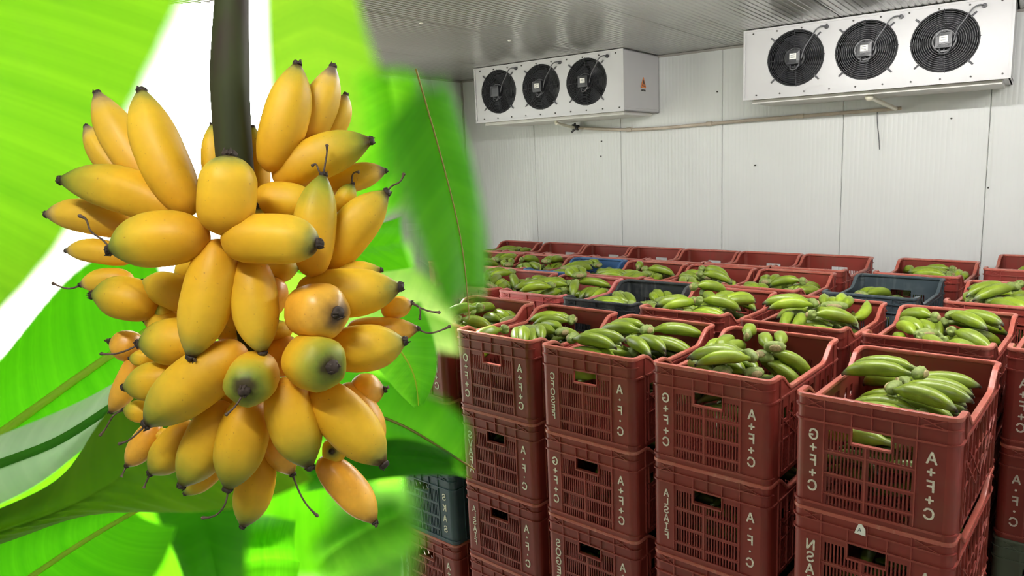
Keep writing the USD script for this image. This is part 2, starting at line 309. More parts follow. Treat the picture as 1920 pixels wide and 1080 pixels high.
fl = part('floor', box(-2.7, 3.1, -1.42, 5.1, -0.08, 0.0), M['floor']); tag(fl, 'grey concrete floor under the stacked crates', None, None, 'structure')
gd = part('ground', box(-40, -2.7, -30, 40, -0.15, -0.02), M['ground']); tag(gd, 'pale sunlit ground outside the open corner', None, None, 'structure')
tr = part('trim_1', to_room(cat([box(-2.47, 2.75, 0.0, 0.012, CEIL-0.014, CEIL-0.001), box(-2.47, -2.458, 0.0, 1.45, CEIL-0.014, CEIL-0.001), box(-2.47, -2.458, 0.0, 0.012, 0, CEIL-0.014)])), M['sealant'])
tag(tr, 'grey sealant line where walls and ceiling meet', None, None, 'structure')
# fluorescent tubes on the ceiling, just out of the picture; the short one is added to light the bunch
def tube_lamp(t0, d, label, L=1.22):
    x = xform('tube_lamp', room(t0+L/2, d, CEIL), DL); tag(x, label, 'lamp', 'ceiling tube lamps')
    part('housing', cat([box(-L/2, L/2, -0.03, 0.03, -0.03, 0.0), box(-L/2, -L/2+0.02, -0.02, 0.02, -0.075, -0.03), box(L/2-0.02, L/2, -0.02, 0.02, -0.075, -0.03)]), M['casing'], x)
    c = trimesh.creation.cylinder(0.014, L-0.044, sections=14); c.apply_transform(trimesh.transformations.rotation_matrix(math.pi/2, [0, 1, 0])); c.apply_translation([0, 0, -0.058])
    part('tube', c, M['tube'], x, smooth=30)
for t0, d, lb in ((0.09, 2.36, 'fluorescent tube lamp on the ceiling above the second row of crates'), (1.43, 2.36, 'fluorescent tube lamp on the ceiling near the right wall'),
                  (0.86, 5.05, 'added short tube lamp on the ceiling nearest the viewer, lighting the bunch')):
    tube_lamp(t0, d, lb, 0.50 if d > 4 else 1.22)

# ------------------------------------------------------------------ cooling units
def ring(r, w, y, k=40, sec=6):
    th = np.linspace(0, 2*np.pi, k, endpoint=False)
    path = np.c_[np.cos(th)*r, np.sin(th)*r, np.zeros(k)]; nor = np.c_[np.cos(th), np.sin(th), np.zeros(k)]
    a = np.arange(sec)*2*np.pi/sec
    m = sweep_section(path, nor, np.c_[np.cos(a), np.sin(a)]*w); v = m.vertices.copy(); m.vertices = np.c_[v[:, 0], y+v[:, 2], v[:, 1]]
    return m
def rod(a, b, r, k=6):
    return tube([a, b], r, k, ref=(0.3, 0.5, 0.8))[0]
def cooling_unit(t0, t1, fans, label, labels_on, drop):
    """Local: x along the wall, y out from the wall, z from the casing's foot."""
    z0 = RIM+0.893; Hh = CEIL-0.004-z0; Dp = 0.55; L = t1-t0
    u = xform('cooling_unit', (0, 0, 0)); tag(u, label, 'cooling unit', 'ceiling cooling units with three fans')
    def place(m): m = m.copy(); m.apply_translation([t0, 0, z0]); return to_room(m)
    R = 0.148
    face = sg.box(0, 0, L, Hh)
    holes = [sg.Point(f-t0, 0.203).buffer(R-0.004, 24) for f in fans]
    fp = extrude_y(face.difference(unary_union(holes)), Dp-0.012, Dp)
    body = cat([box(0, L, 0.004, Dp-0.012, 0, 0.006), box(0, L, 0.004, Dp-0.012, Hh-0.006, Hh), box(0, 0.006, 0.004, Dp-0.012, 0, Hh), box(L-0.006, L, 0.004, Dp-0.012, 0, Hh), box(0, L, 0.004, 0.012, 0, Hh)])
    part('casing', place(body), M['casing'], u); part('front_panel', place(fp), M['casing'], u)
    part('edge_trim', place(cat([box(-0.004, L+0.004, Dp-0.002, Dp+0.006, -0.002, 0.010), box(-0.004, L+0.004, Dp-0.002, Dp+0.006, Hh-0.010, Hh),
                                 box(-0.004, 0.006, Dp-0.002, Dp+0.006, 0.010, Hh-0.010), box(L-0.006, L+0.004, Dp-0.002, Dp+0.006, 0.010, Hh-0.010), box(L, L+0.004, 0.01, Dp, 0.02, 0.028)])), M['casing'], u)
    part('drip_tray', place(cat([box(0.03, L-0.03, 0.06, Dp-0.06, -0.02, -0.001)])), M['casing_edge'], u)
    for k in range(10):
        for zz in (0.022, Hh-0.022):
            s = trimesh.creation.cylinder(0.0045, 0.006, sections=8); s.apply_transform(trimesh.transformations.rotation_matrix(math.pi/2, [1, 0, 0]))
            s.apply_translation([0.05+(L-0.1)*k/9 + (0.02 if zz < 0.1 else 0), Dp+0.002, zz]); part('screw', place(s), M['screw'], u)
    for i, f in enumerate(fans):
        c = np.array([f-t0, 0, 0.203])
        def pl(m): m = m.copy(); m.apply_translation(c); return place(m)
        cyl = trimesh.creation.annulus(R-0.004, R+0.002, 0.12, sections=40); cyl.apply_transform(trimesh.transformations.rotation_matrix(math.pi/2, [1, 0, 0])); cyl.apply_translation([0, Dp-0.058, 0])
        back = trimesh.creation.cylinder(R, 0.006, sections=40); back.apply_transform(trimesh.transformations.rotation_matrix(math.pi/2, [1, 0, 0])); back.apply_translation([0, Dp-0.12, 0])
        fan = part('fan', pl(cat([cyl, back])), M['fanback'], u, smooth=30)
        bl = []
        for b in range(5):                                          # five pitched blades at rest
            n = 8; rr = np.linspace(0.03, R-0.014, n); a0 = b*2*np.pi/5 + i*0.4
            rows = []
            for r_ in rr:
                wd = 0.42+0.25*(r_/R)
                for s_ in np.linspace(-1, 1, 5):
                    an = a0 + s_*wd*0.72 + 0.5*(r_/R)
                    rows.append([r_*math.cos(an), Dp-0.070+0.020*s_, r_*math.sin(an)])
            top = trimesh.Trimesh(np.array(rows), tri(grid_faces(n, 5, False)), process=False)
            low = top.copy(); low.vertices = low.vertices + [0, -0.002, 0]; low.invert(); bl.append(part('blade', pl(cat([top, low])), M['blade'], fan, smooth=30))
        part('guard', pl(cat([ring(r_, 0.0016 if r_ < R else 0.0055, Dp+0.014-0.02*(r_/R)**4) for r_ in list(np.linspace(0.045, R-0.01, 11))+[R+0.004]] +
             [rod([0.03*math.cos(a), Dp+0.016, 0.03*math.sin(a)], [(R+0.004)*math.cos(a), Dp+0.0, (R+0.004)*math.sin(a)], 0.0022) for a in np.arange(8)*math.pi/4+0.05])), M['wire'], fan, smooth=30)
        for a in (0.75, 2.4, 3.9, 5.5):
            part('clip', pl(rod([(R-0.004)*math.cos(a), Dp+0.006, (R-0.004)*math.sin(a)], [(R+0.028)*math.cos(a), Dp+0.003, (R+0.028)*math.sin(a)], 0.0045, 8)), M['cable'], fan, smooth=30)
        mb = trimesh.creation.box([0.075, 0.045, 0.075]); mb = mb.subdivide().subdivide()
        vv = mb.vertices; q = np.abs(vv)/[0.0375, 0.0225, 0.0375]; vv *= (1-0.06*(np.sort(q, axis=1)[:, 1:2]**6)); mb.vertices = vv
        mb.apply_translation([0, Dp+0.030, 0.0]); part('motor_box', pl(mb), M['motor'], fan)
        part('mount', pl(cat([ring(0.05, 0.005, Dp+0.014, 28), rod([-0.05, Dp+0.012, 0], [0.05, Dp+0.012, 0], 0.004), rod([0, Dp+0.012, -0.05], [0, Dp+0.012, 0.05], 0.004)])), M['motor'], fan, smooth=30)
        if labels_on[i]:
            part('rating_label', pl(cat([box(-0.018, 0.018, Dp+0.0515, Dp+0.0535, -0.010, 0.020)])), M['paper'], fan, label='small white rating label on the fan motor')
            part('print', pl(cat([box(-0.012, 0.010, Dp+0.0535, Dp+0.0540, z_, z_+0.002) for z_ in (-0.004, 0.002, 0.010)])), M['cable'], fan)
        loop = spline([[0.030, Dp+0.04, -0.035], [0.012, Dp+0.045, -0.062], [-0.014, Dp+0.04, -0.060], [-0.018, Dp+0.03, -0.036]], 16)
        run = spline([[0.040, Dp+0.035, -0.01], [0.055, Dp+0.03, 0.045], [0.09, Dp+0.026, 0.10], [0.118, Dp+0.03, 0.136], [0.142, Dp+0.022, 0.146], [0.158, Dp+0.004, 0.142]], 26)
        part('cable', pl(cat([tube(loop, 0.0035, 8)[0], tube(run, 0.0036, 8)[0]])), M['cable'], fan, smooth=40)
        g = trimesh.creation.cylinder(0.011, 0.012, sections=16); g.apply_transform(trimesh.transformations.rotation_matrix(math.pi/2, [1, 0, 0])); g.apply_translation([0.158, Dp+0.004, 0.142]); part('cable_gland', pl(g), M['wire'], fan, smooth=40)
    if drop == 'left':                                              # warning triangle on the right-hand end
        s = extrude_y(sg.Polygon([(-0.032, 0), (0.032, 0), (0, 0.058)]).buffer(0.004), 0, 0.0015)
        def side(m): m = m.copy(); v = m.vertices; m.vertices = np.c_[L+0.002-v[:, 1]*-1, 0.26-v[:, 0], 0.16+v[:, 2]]; m.invert(); return place(m)
        tri_p = sg.Polygon([(-0.032, 0), (0.032, 0), (0, 0.058)])
        part('warning_sign', side(extrude_y(tri_p.buffer(0.005), 0, 0.002)), M['orange'], u, label='orange warning triangle on the end of the unit')
        part('warning_symbol', side(cat([extrude_y(tri_p.buffer(-0.004).difference(tri_p.buffer(-0.009)), 0.001, 0.003), extrude_y(sg.Polygon([(0.004, 0.042), (-0.007, 0.022), (0, 0.023), (-0.004, 0.010), (0.008, 0.027), (0.001, 0.027)]), 0.001, 0.003)])), M['screw'], u)
        part('warning_note', side(cat([extrude_y(sg.box(-0.03, -0.026, -0.012, -0.016), 0.0, 0.002), extrude_y(sg.box(0.012, -0.026, 0.03, -0.016), 0.0, 0.002), extrude_y(sg.box(-0.005, -0.022, 0.006, -0.016), 0.0, 0.002)])), M['screw'], u)
    return u
cooling_unit(-1.905, -0.727, (-1.70, -1.345, -0.993), 'white three-fan cooling unit under the ceiling, the smaller and farther one on the left', (0, 1, 1), 'left')
cooling_unit(0.036, 1.30, (0.315, 0.668, 1.022), 'white three-fan cooling unit under the ceiling, the nearer one at upper right', (1, 1, 1), 'right')
# pipes along the wall
def onwall(px, py, off=0.0):
    d = ray(px, py); s = ((W0 - NN*off - CAM) @ NN)/(d @ NN); return CAM + d*s
pl_ = [onwall(1088, 240, 0.03), onwall(1180, 243, 0.03), onwall(1330, 232, 0.03), onwall(1500, 218, 0.03), onwall(1690, 203, 0.03)]
pp = part('drain_pipe', cat([tube(spline(pl_, 40), 0.011, 12)[0]] + [tube([p - TT*0.02, p + TT*0.02], 0.015, 12)[0] for p in pl_[1:4]]), M['pvc_old'], smooth=40)
tag(pp, 'thin brownish drain pipe running along the back wall below both cooling units', 'pipe')
dr = xform('drain_outlet'); tag(dr, 'cream plastic drain elbow under the right cooling unit', 'pipe')
a, b = onwall(1630, 182, 0.42), onwall(1680, 204, 0.03)
part('outlet_pipe', cat([tube([a, b], 0.012, 14)[0], tube([a+[0, 0, 0.0], a+np.array([0, 0, 0.05])], 0.012, 14)[0]]), M['pvc'], dr, smooth=40)
el = trimesh.creation.icosphere(3, 0.021); el.apply_translation(a); part('elbow', el, M['pvc'], dr, smooth=True)
dr = xform('drain_outlet'); tag(dr, 'cream plastic drain stub with black clamp under the left cooling unit', 'pipe')
a, b = onwall(1043, 231, 0.40), onwall(1078, 240, 0.06)
part('outlet_pipe', cat([tube([a, b], 0.011, 14)[0], tube([a, a+np.array([0, 0, 0.03])], 0.011, 14)[0]]), M['pvc'], dr, smooth=40)
part('clamp', cat([tube([b-TT*0.02+[0, 0, 0.01], b+TT*0.03], 0.020, 10)[0], tube([b, b+np.array([0.0, 0, 0.035])], 0.008, 8)[0], rod(b+TT*0.01, b-TT*0.03-np.array([0, 0, 0.03]), 0.008)]), M['wire'], dr, smooth=40)
part('branch_pipe', tube(spline([b, onwall(1088, 240, 0.05), onwall(1095, 240, 0.03)], 12), 0.009, 10)[0], M['pvc_old'], dr, smooth=40)
cb = part('hanging_cable', tube(spline([onwall(1645, 204, 0.02), onwall(1645, 230, 0.02), onwall(1648, 260, 0.015), onwall(1649, 280, 0.02)], 24), 0.0028, 8)[0], M['cable'], smooth=40)
tag(cb, 'thin dark cable hanging down the wall under the right cooling unit', 'cable')

# ------------------------------------------------------------------ crates
CW, CD, CH, CR = 0.363, 0.555, 0.300, 0.024
DIP = 0.048
def side_z(y):                                # the lowered long side: top edge height at y from the crate's middle
    s = np.clip((0.215-np.abs(y))/0.085, 0, 1); s = s*s*(3-2*s); return CH - 0.006 - DIP*s
def outline(inset=0.0, zfun=None, n_arc=7, n_side=26):
    w, d, r = CW/2-inset, CD/2-inset, CR-inset
    pts, nor = [], []
    for cx, cy, a0 in ((w-r, d-r, 0), (-(w-r), d-r, 90), (-(w-r), -(d-r), 180), (w-r, -(d-r), 270)):
        for a in np.radians(np.linspace(a0, a0+90, n_arc)):
            pts.append([cx+r*math.cos(a), cy+r*math.sin(a)]); nor.append([math.cos(a), math.sin(a)])
        ex = {0: None, 90: 'side', 180: None, 270: 'side'}[a0]
        if ex:
            sx = -1 if a0 == 90 else 1; yy = np.linspace(d-r, -(d-r), n_side)[1:-1]
            for y in (yy if sx < 0 else -yy): pts.append([sx*w, y]); nor.append([sx, 0])
    pts, nor = np.array(pts), np.array(nor)
    z = np.full(len(pts), CH-0.006)
    if zfun is not None:
        on = np.abs(np.abs(pts[:, 0])-w) < 1e-6
        z[on] = zfun(pts[on, 1])
    return np.c_[pts, z], np.c_[nor, np.zeros(len(nor))]
def rounded_rect(w, h, r): return [(x*(w-r)+r*math.cos(a), y*(h-r)+r*math.sin(a)) for x, y, a0 in ((1, 1, 0), (-1, 1, 90), (-1, -1, 180), (1, -1, 270)) for a in np.radians([a0, a0+45, a0+90])]

FLATX = CW/2-CR
def fx(px): return -0.168 + 0.336*(px-35)/830.0
def end_panel():
    p = sg.box(-FLATX, 0.0, FLATX, CH-0.008)
    holes = [sg.box(-0.041, 0.194, 0.041, 0.229).buffer(0.003)]
    for r, (za, zb) in enumerate(((0.285, 0.455), (0.495, 0.655), (0.69, 0.825), (0.86, 0.965))):
        for g0, g1, n in ((198, 408, 10), (436, 676, 11)):
            for i in range(n):
                x = fx(g0 + (g1-g0)*(i+0.5)/n); zt = CH*(1-za)
                if r == 0 and abs(x) < 0.047: zt = 0.186
                if zt-CH*(1-zb) > 0.008: holes.append(sg.box(x-0.0024, CH*(1-zb), x+0.0024, zt))
    return extrude_y(p.difference(unary_union(holes)), -CD/2, -CD/2+0.005)
def end_ribs():
    y0, y1 = -CD/2-0.0045, -CD/2+0.0005; ms = []
    for z0, h in ((0.2305, 0.005), (0.266, 0.004)): ms.append(box(-FLATX, FLATX, y0, y1, z0, z0+h))
    for z0 in (0.157, 0.100, 0.046): ms.append(box(fx(180), fx(690), y0+0.003, y1, z0, z0+0.004))
    for px in (180, 690): ms.append(box(fx(px)-0.0015, fx(px)+0.0015, y0+0.001, y1, 0.02, CH-0.008))
    ms.append(box(fx(421)-0.0022, fx(421)+0.0022, y0+0.002, y1, 0.02, 0.192))
    for x in (-0.045, 0.045): ms.append(box(x-0.0015, x+0.0015, y0, y1, 0.19, 0.266))
    ms.append(box(0-0.0012, 0.0012, y0, y1, 0.2355, CH-0.01))
    ms.append(box(-0.045, 0.045, y0-0.002, y1+0.006, 0.188, 0.193))
    ms.append(box(-FLATX, FLATX, y0+0.001, y1, 0.012, 0.018))
    for sx in (-1, 1):                           # the crossed braces in the corners of the top band
        x0, x1 = sorted((sx*FLATX, sx*abs(fx(690 if sx > 0 else 180))))
        for s in (-1, 1):
            b = trimesh.creation.box([math.hypot(x1-x0, 0.024), 0.003, 0.0022]); b.apply_transform(trimesh.transformations.rotation_matrix(s*math.atan2(0.024, x1-x0), [0, 1, 0]))
            b.apply_translation([(x0+x1)/2, y0+0.0025, 0.279]); ms.append(b)
    return cat(ms)
def side_panel():
    d = CD/2-CR; yy = np.linspace(-d, d, 60)
    p = sg.Polygon([(-d, 0.0), (d, 0.0)] + [(y, side_z(y)-0.002) for y in yy[::-1]])
    holes = [sg.box(-0.06, 0.165, 0.06, 0.205).buffer(0.006)]
    for r, (z0, z1) in enumerate(((0.115, 0.145), (0.07, 0.10), (0.025, 0.055))):
        for i in range(18):
            y = -0.19+0.38*(i+0.5)/18; holes.append(sg.Polygon([(y-0.006, z0), (y-0.001, z0), (y+0.007, z1), (y+0.002, z1)]))
    for i in (-3.5, -2.5, 2.5, 3.5): holes.append(sg.box(i*0.05-0.012, 0.165, i*0.05+0.012, 0.20))
    return extrude_y(p.difference(unary_union(holes)), -CW/2, -CW/2+0.003)
def side_ribs():
    y0, y1 = -CW/2-0.0045, -CW/2+0.0005; d = CD/2-CR; ms = []
    ms.append(box(-d, d, y0, y1, 0.2305, 0.2355))
    for z0 in (0.152, 0.106, 0.012): ms.append(box(-d+0.04, d-0.04, y0+0.0015, y1, z0, z0+0.004))
    for i in range(9):
        y = -0.20+0.05*i; ms.append(box(y-0.0015, y+0.0015, y0, y1, 0.018, 0.2305))
    for k in (-1, 1):
        for off in (0.0, 0.10):
            L = 0.20; b = trimesh.creation.box([L, 0.004, 0.003]); b.apply_transform(trimesh.transformations.rotation_matrix(-k*0.62, [0, 1, 0])); b.apply_translation([k*(0.075+off*0.6), y0+0.002, 0.125]); ms.append(b)
    for s in (-1, 1): ms.append(box(s*(d-0.035)-0.002, s*(d-0.035)+0.002, y0, y1, 0.01, side_z(s*(d-0.035))-0.004))
    return cat(ms)
def corner(cx, cy, a0):
    a = np.radians(np.linspace(a0, a0+90, 9)); r0, r1 = CR-0.003, CR
    poly = sg.Polygon([(cx+r1*math.cos(t), cy+r1*math.sin(t)) for t in a] + [(cx+r0*math.cos(t), cy+r0*math.sin(t)) for t in a[::-1]])
    m = trimesh.creation.extrude_polygon(poly, CH-0.008, engine='earcut')
    ms = [m]
    for z0, h in ((0.2305, 0.005), (0.266, 0.004), (0.012, 0.006)):
        q = sg.Polygon([(cx+(r1+0.0045)*math.cos(t), cy+(r1+0.0045)*math.sin(t)) for t in a] + [(cx+r0*math.cos(t), cy+r0*math.sin(t)) for t in a[::-1]])
        e = trimesh.creation.extrude_polygon(q, h, engine='earcut'); e.apply_translation([0, 0, z0]); ms.append(e)
    return cat(ms)
END, ENDR, SIDE, SIDER = end_panel(), end_ribs(), side_panel(), side_ribs()
def turned(m, a): m = m.copy(); m.apply_transform(trimesh.transformations.rotation_matrix(a, [0, 0, 1])); return m
rp, rn = outline(0.0, side_z)
RIMM = sweep_section(rp, rn, [(-0.004 + x, z) for x, z in rounded_rect(0.0075, 0.006, 0.0035)])
RIMM.invert() if RIMM.volume < 0 else None
BASE = cat([trimesh.creation.extrude_polygon(sg.Polygon(outline(0.006)[0][:, :2]).difference(unary_union([sg.box(x-0.006, y-0.02, x+0.006, y+0.02) for x in np.linspace(-0.13, 0.13, 9) for y in np.linspace(-0.22, 0.22, 9)])), 0.006, engine='earcut')])
CORN = [corner(sx*FLATX, sy*(CD/2-CR), a0) for sx, sy, a0 in ((1, 1, 0), (-1, 1, 90), (-1, -1, 180), (1, -1, 270))]
def lettering(text, x, ztop, zbot, ht=0.0285, thin=1.0):
    """Letters one above the other, each written in mirror image, as the photograph shows them."""
    n = len(text); ms = []
    step = (ztop-zbot)/max(n-1, 1); ht = min(ht, step*0.86)
    for i, ch in enumerate(text):
        if ch == ' ': continue
        small = ch in '+.'
        h = ht*(0.95 if ch == '+' else 1.0)
        m = meshkit.text_mesh(ch, h*0.96, 0.0016, bold=thin >= 1.0)
        v = m.vertices.copy(); c = (v.min(0)+v.max(0))/2
        v = (v-c)*[-0.92, 1, 1]
        zc = ztop-step*i
        m.vertices = np.c_[x+v[:, 0], -CD/2-0.0006-v[:, 2]*1.0, zc+v[:, 1]]
        m.invert(); m.fix_normals(); ms.append(m)
    return cat(ms)
def crate_kind(name, colour, left, right):
    k = klass(name); mt = M[colour]
    for a in (0, math.pi):
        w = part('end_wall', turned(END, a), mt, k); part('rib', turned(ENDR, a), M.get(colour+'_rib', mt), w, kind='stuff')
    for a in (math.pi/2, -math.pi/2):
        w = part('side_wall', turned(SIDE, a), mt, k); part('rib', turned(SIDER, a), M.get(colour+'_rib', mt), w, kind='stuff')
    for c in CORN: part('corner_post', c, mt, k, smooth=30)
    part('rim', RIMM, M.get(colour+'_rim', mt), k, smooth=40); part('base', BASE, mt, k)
    if left: part('lettering', lettering(left, fx(118), CH*0.655, CH*0.20), M['letter'], k, label='cream mirrored letters up the left column')
    if right: part('lettering', lettering(right, fx(768), CH*0.655, CH*0.20), M['letter'], k, label='cream mirrored letters up the right column')
    return k.GetPath()
CK = {}
def crate(colour, left, right):
    k = (colour, left, right)
    if k not in CK: CK[k] = crate_kind(f'crate_{len(CK)}', *k)
    return CK[k]

# ------------------------------------------------------------------ green bananas
def fruit_radius(s, base=0.35):
    k = [(0, base*0.8), (0.03, base), (0.10, base*1.05+0.05), (0.20, 0.82), (0.35, 0.98), (0.52, 1.0), (0.70, 0.92), (0.84, 0.70), (0.93, 0.42), (0.97, 0.26), (1.0, 0.20)]
    from scipy.interpolate import PchipInterpolator
    return PchipInterpolator(*zip(*k))(s)
def ridged(ph, amt=0.055):
    return lambda th, i: 1 + amt*np.cos(5*th+ph) + amt*0.3*np.cos(3*th+ph*2)
def green_finger(base, direction, side, up, L, r, bend, r_, n=16, k=12):
    """One finger: leaves the crown along direction, bending towards side."""
    s = np.linspace(0, 1, n); d = np.asarray(direction, float); d /= np.linalg.norm(d)
    ang = bend*(s**1.3)
    step = np.cumsum(np.r_[0, np.full(n-1, L/(n-1))])
    pts = [np.asarray(base, float)]
    for i in range(1, n):
        a = (ang[i]+ang[i-1])/2
        pts.append(pts[-1] + (d*math.cos(a) + np.asarray(side)*math.sin(a))*L/(n-1))
    m, u = tube(np.array(pts), fruit_radius(s, 0.34)*r, k, ref=up, section=ridged(r_.uniform(0, 6.28)))
    return m, np.c_[u, np.zeros_like(u)]
HANDS = []
def hand_kind(idx, n, seed, L=0.178, r=0.0212, roll=0.0, pitch=0.0, bend=0.7, mats=('green', 'green_light', 'green')):
    """A hand: fingers side by side on a crown, in one or two rows, lying rolled or pitched as it was dropped."""
    r_ = np.random.default_rng(seed); k = klass(f'hand_{idx}'); allm = []
    fans = np.linspace(-1, 1, n) if n > 1 else [0.0]
    T = trimesh.transformations.rotation_matrix(roll, [0, 1, 0]) @ trimesh.transformations.rotation_matrix(pitch, [1, 0, 0])
    crown_pts = []
    for i, f in enumerate(fans):
        row = (i % 2) if n > 4 else 0
        yaw = f*0.13*n/2*0.62 + r_.normal(0, 0.07)
        b = np.array([f*0.0145*n/2*(0.8 if n > 4 else 1.3), -0.004*abs(f)*n, row*0.026 + r_.normal(0, 0.002)])
        dirn = np.array([math.sin(yaw), math.cos(yaw), 0.22 + 0.20*row + r_.normal(0, 0.06)])
        side = np.array([-0.25*f, -0.15, -1.0]); side -= dirn*(side @ dirn)/(dirn @ dirn); side /= np.linalg.norm(side)
        m, uv = green_finger(b, dirn, side, [0, 0, 1.0], L*r_.uniform(0.82, 1.05), r*r_.uniform(0.90, 1.06), bend*r_.uniform(0.8, 1.25), r_)
        m.apply_transform(T)
        f_ = part('banana', m, M[mats[(i+seed) % len(mats)]], k, smooth=True, uv=uv)
        e = m.vertices[-1]; dv = e-m.vertices[-3-12]; dv /= np.linalg.norm(dv)
        part('dry_tip', tube([e, e+dv*0.006], [0.0046, 0.0030], 8)[0], M['tip'], f_, smooth=40); allm.append(m); crown_pts.append(b)
    c = np.array(crown_pts); w = np.ptp(c[:, 0])+0.026
    cr = trimesh.creation.icosphere(2, 1.0); cr.vertices = cr.vertices*[w/2, 0.017, 0.019] + c.mean(0) + [0, -0.010, 0]
    cr.vertices += (meshkit.fbm(cr.vertices*90, 3, seed)[:, None]-0.5)*0.010
    cr.apply_transform(T); part('crown', cr, M['crown'], k, smooth=True)
    cut = trimesh.creation.icosphere(2, 1.0); cut.vertices = cut.vertices*[w/2*0.55, 0.006, 0.011] + c.mean(0) + [0, -0.026, 0]
    cut.apply_transform(T); part('crown_cut', cut, M['crown_cut'], k, smooth=True); allm += [cr, cut]
    HANDS.append((k.GetPath(), cat(allm)))
D_, L_, G_ = 'green_deep', 'green_light', 'green'
for idx, (n, sd, kw) in enumerate(((4, 11, {}), (5, 12, dict(L=0.170)), (3, 13, dict(L=0.186, r=0.0225)), (2, 14, dict(L=0.19, r=0.0225)), (4, 15, dict(roll=0.55, mats=(G_, D_, L_))), (4, 16, dict(roll=-0.6, mats=(L_, G_))),
        (5, 17, dict(pitch=-0.55, L=0.165, bend=1.1)), (3, 18, dict(roll=1.1, bend=0.9)), (3, 19, dict(pitch=0.45, mats=(D_, G_, L_))), (6, 20, dict(L=0.162, mats=(G_, L_, D_))), (1, 21, dict(L=0.19, r=0.023)), (2, 22, dict(roll=2.6, L=0.18, mats=(L_, G_))), (3, 23, dict(roll=-1.2, bend=1.0)))):
    hand_kind(idx, n, sd, **kw)
# loose fill deep in the crates: what nobody could count
FILLS = []
def fill_kind(idx, top, seed, n=46):
    r_ = np.random.default_rng(seed); ms, uvs = [], []
    for i in range(n):
        z = 0.03 + (top-0.045)*(i/(n-1))**0.8
        a = r_.normal(0, 0.5) + (math.pi/2 if r_.random() < 0.4 else 0) + (math.pi if r_.random() < 0.5 else 0)
        x, y = r_.uniform(-0.11, 0.11), r_.uniform(-0.19, 0.19)
        if abs(y) > 0.17: a = r_.normal(0, 0.3)
        L = 0.15; dx, dy = math.cos(a), math.sin(a)
        p = np.array([x-dx*L/2, y-dy*L/2]); p[0] = np.clip(p[0], -0.15, 0.15); p[1] = np.clip(p[1], -0.222, 0.222)
        q = np.array([x+dx*L/2, y+dy*L/2]); q[0] = np.clip(q[0], -0.15, 0.15); q[1] = np.clip(q[1], -0.225, 0.225)
        md = (p+q)/2 + np.array([-dy, dx])*r_.uniform(-0.02, 0.02); md = np.clip(md, [-0.145, -0.22], [0.145, 0.22])
        m, u = tube(spline([[*p, z-0.008], [*md, z+0.012], [*q, z-0.006]], 10), fruit_radius(np.linspace(0, 1, 10))*0.018, 8, ref=(0, 0, 1.0), section=ridged(r_.uniform(0, 6)))
        ms.append(m); uvs.append(np.c_[u, 0*u])
    k = klass(f'fill_{idx}'); m = cat(ms)
    part('bananas', m, M['green_shaded'], k, smooth=True, uv=np.vstack(uvs), kind='stuff')
    FILLS.append((k.GetPath(), m))
FILL_TOPS = (0.10, 0.125, 0.15, 0.185, 0.21, 0.262)
for i, tp in enumerate(FILL_TOPS):
    for sd in (3, 4): fill_kind(i*2+sd-3, tp, sd+i*5, int(12+tp*180))

# dropping hands into a crate: height maps keep them from passing through each other
GS = 0.006; GX, GY = int(0.345/GS), int(0.535/GS)
def raster(m):
    """Dense surface samples of a mesh."""
    m = m.subdivide(); return np.vstack([m.vertices, m.triangles_center])
HS = [raster(h[1]) for h in HANDS]; FS = [raster(f[1]) for f in FILLS]
def cells(p):
    return np.floor((p[:, 0]+GX*GS/2)/GS).astype(int), np.floor((p[:, 1]+GY*GS/2)/GS).astype(int)
def base_map(fi):
    hm = np.zeros((GX, GY)); i, j = cells(FS[fi]); ok = (i >= 0) & (i < GX) & (j >= 0) & (j < GY)
    np.maximum.at(hm, (i[ok], j[ok]), FS[fi][ok, 2])
    from scipy.ndimage import grey_closing
    return grey_closing(hm, 3)
def drop(hm, kinds, seed, count, top, targets=None):
    """Returns [(kind, x, y, z, yaw)]; each hand takes the spot where it lies lowest of several tries."""
    from scipy.ndimage import grey_closing
    r_ = np.random.default_rng(seed); out = []
    for c in range(count):
        best = None
        for tr_ in range(30):
            k = kinds[r_.integers(len(kinds))]
            if targets and c < len(targets): k, tx, ty, yaw = targets[c][:4]; x, y = tx+r_.normal(0, 0.012), ty+r_.normal(0, 0.012); yaw += r_.normal(0, 0.12)
            else: yaw = r_.uniform(0, 2*np.pi); x, y = r_.uniform(-0.12, 0.12), r_.uniform(-0.2, 0.2)
            ca, sa = math.cos(yaw), math.sin(yaw); p = HS[k]
            q = np.c_[p[:, 0]*ca-p[:, 1]*sa+x, p[:, 0]*sa+p[:, 1]*ca+y, p[:, 2]]
            if np.abs(q[:, 0]).max() > CW/2-0.013 or np.abs(q[:, 1]).max() > CD/2-0.013: 
                q[:, 0] -= np.sign(x)*max(0, np.abs(q[:, 0]).max()-(CW/2-0.014)); q[:, 1] -= np.sign(y)*max(0, np.abs(q[:, 1]).max()-(CD/2-0.014))
                x2 = q[0, 0]-(p[0, 0]*ca-p[0, 1]*sa); y2 = q[0, 1]-(p[0, 0]*sa+p[0, 1]*ca)
                if np.abs(q[:, 0]).max() > CW/2-0.013 or np.abs(q[:, 1]).max() > CD/2-0.013: continue
            else: x2, y2 = x, y
            i, j = cells(q); i = np.clip(i, 0, GX-1); j = np.clip(j, 0, GY-1)
            z = (hm[i, j]-q[:, 2]).max() + 0.001
            ztop = z+q[:, 2].max()
            if ztop > top: continue
            score = ztop + r_.uniform(0, 0.012)
            if best is None or score < best[0]: best = (score, k, x2, y2, z, yaw, i, j, q[:, 2]+z)
        if best is None: continue
        _, k, x, y, z, yaw, i, j, zz = best
        np.maximum.at(hm, (i, j), zz); hm = np.maximum(hm, grey_closing(hm, 3)); out.append((k, x, y, z, yaw))
    return out

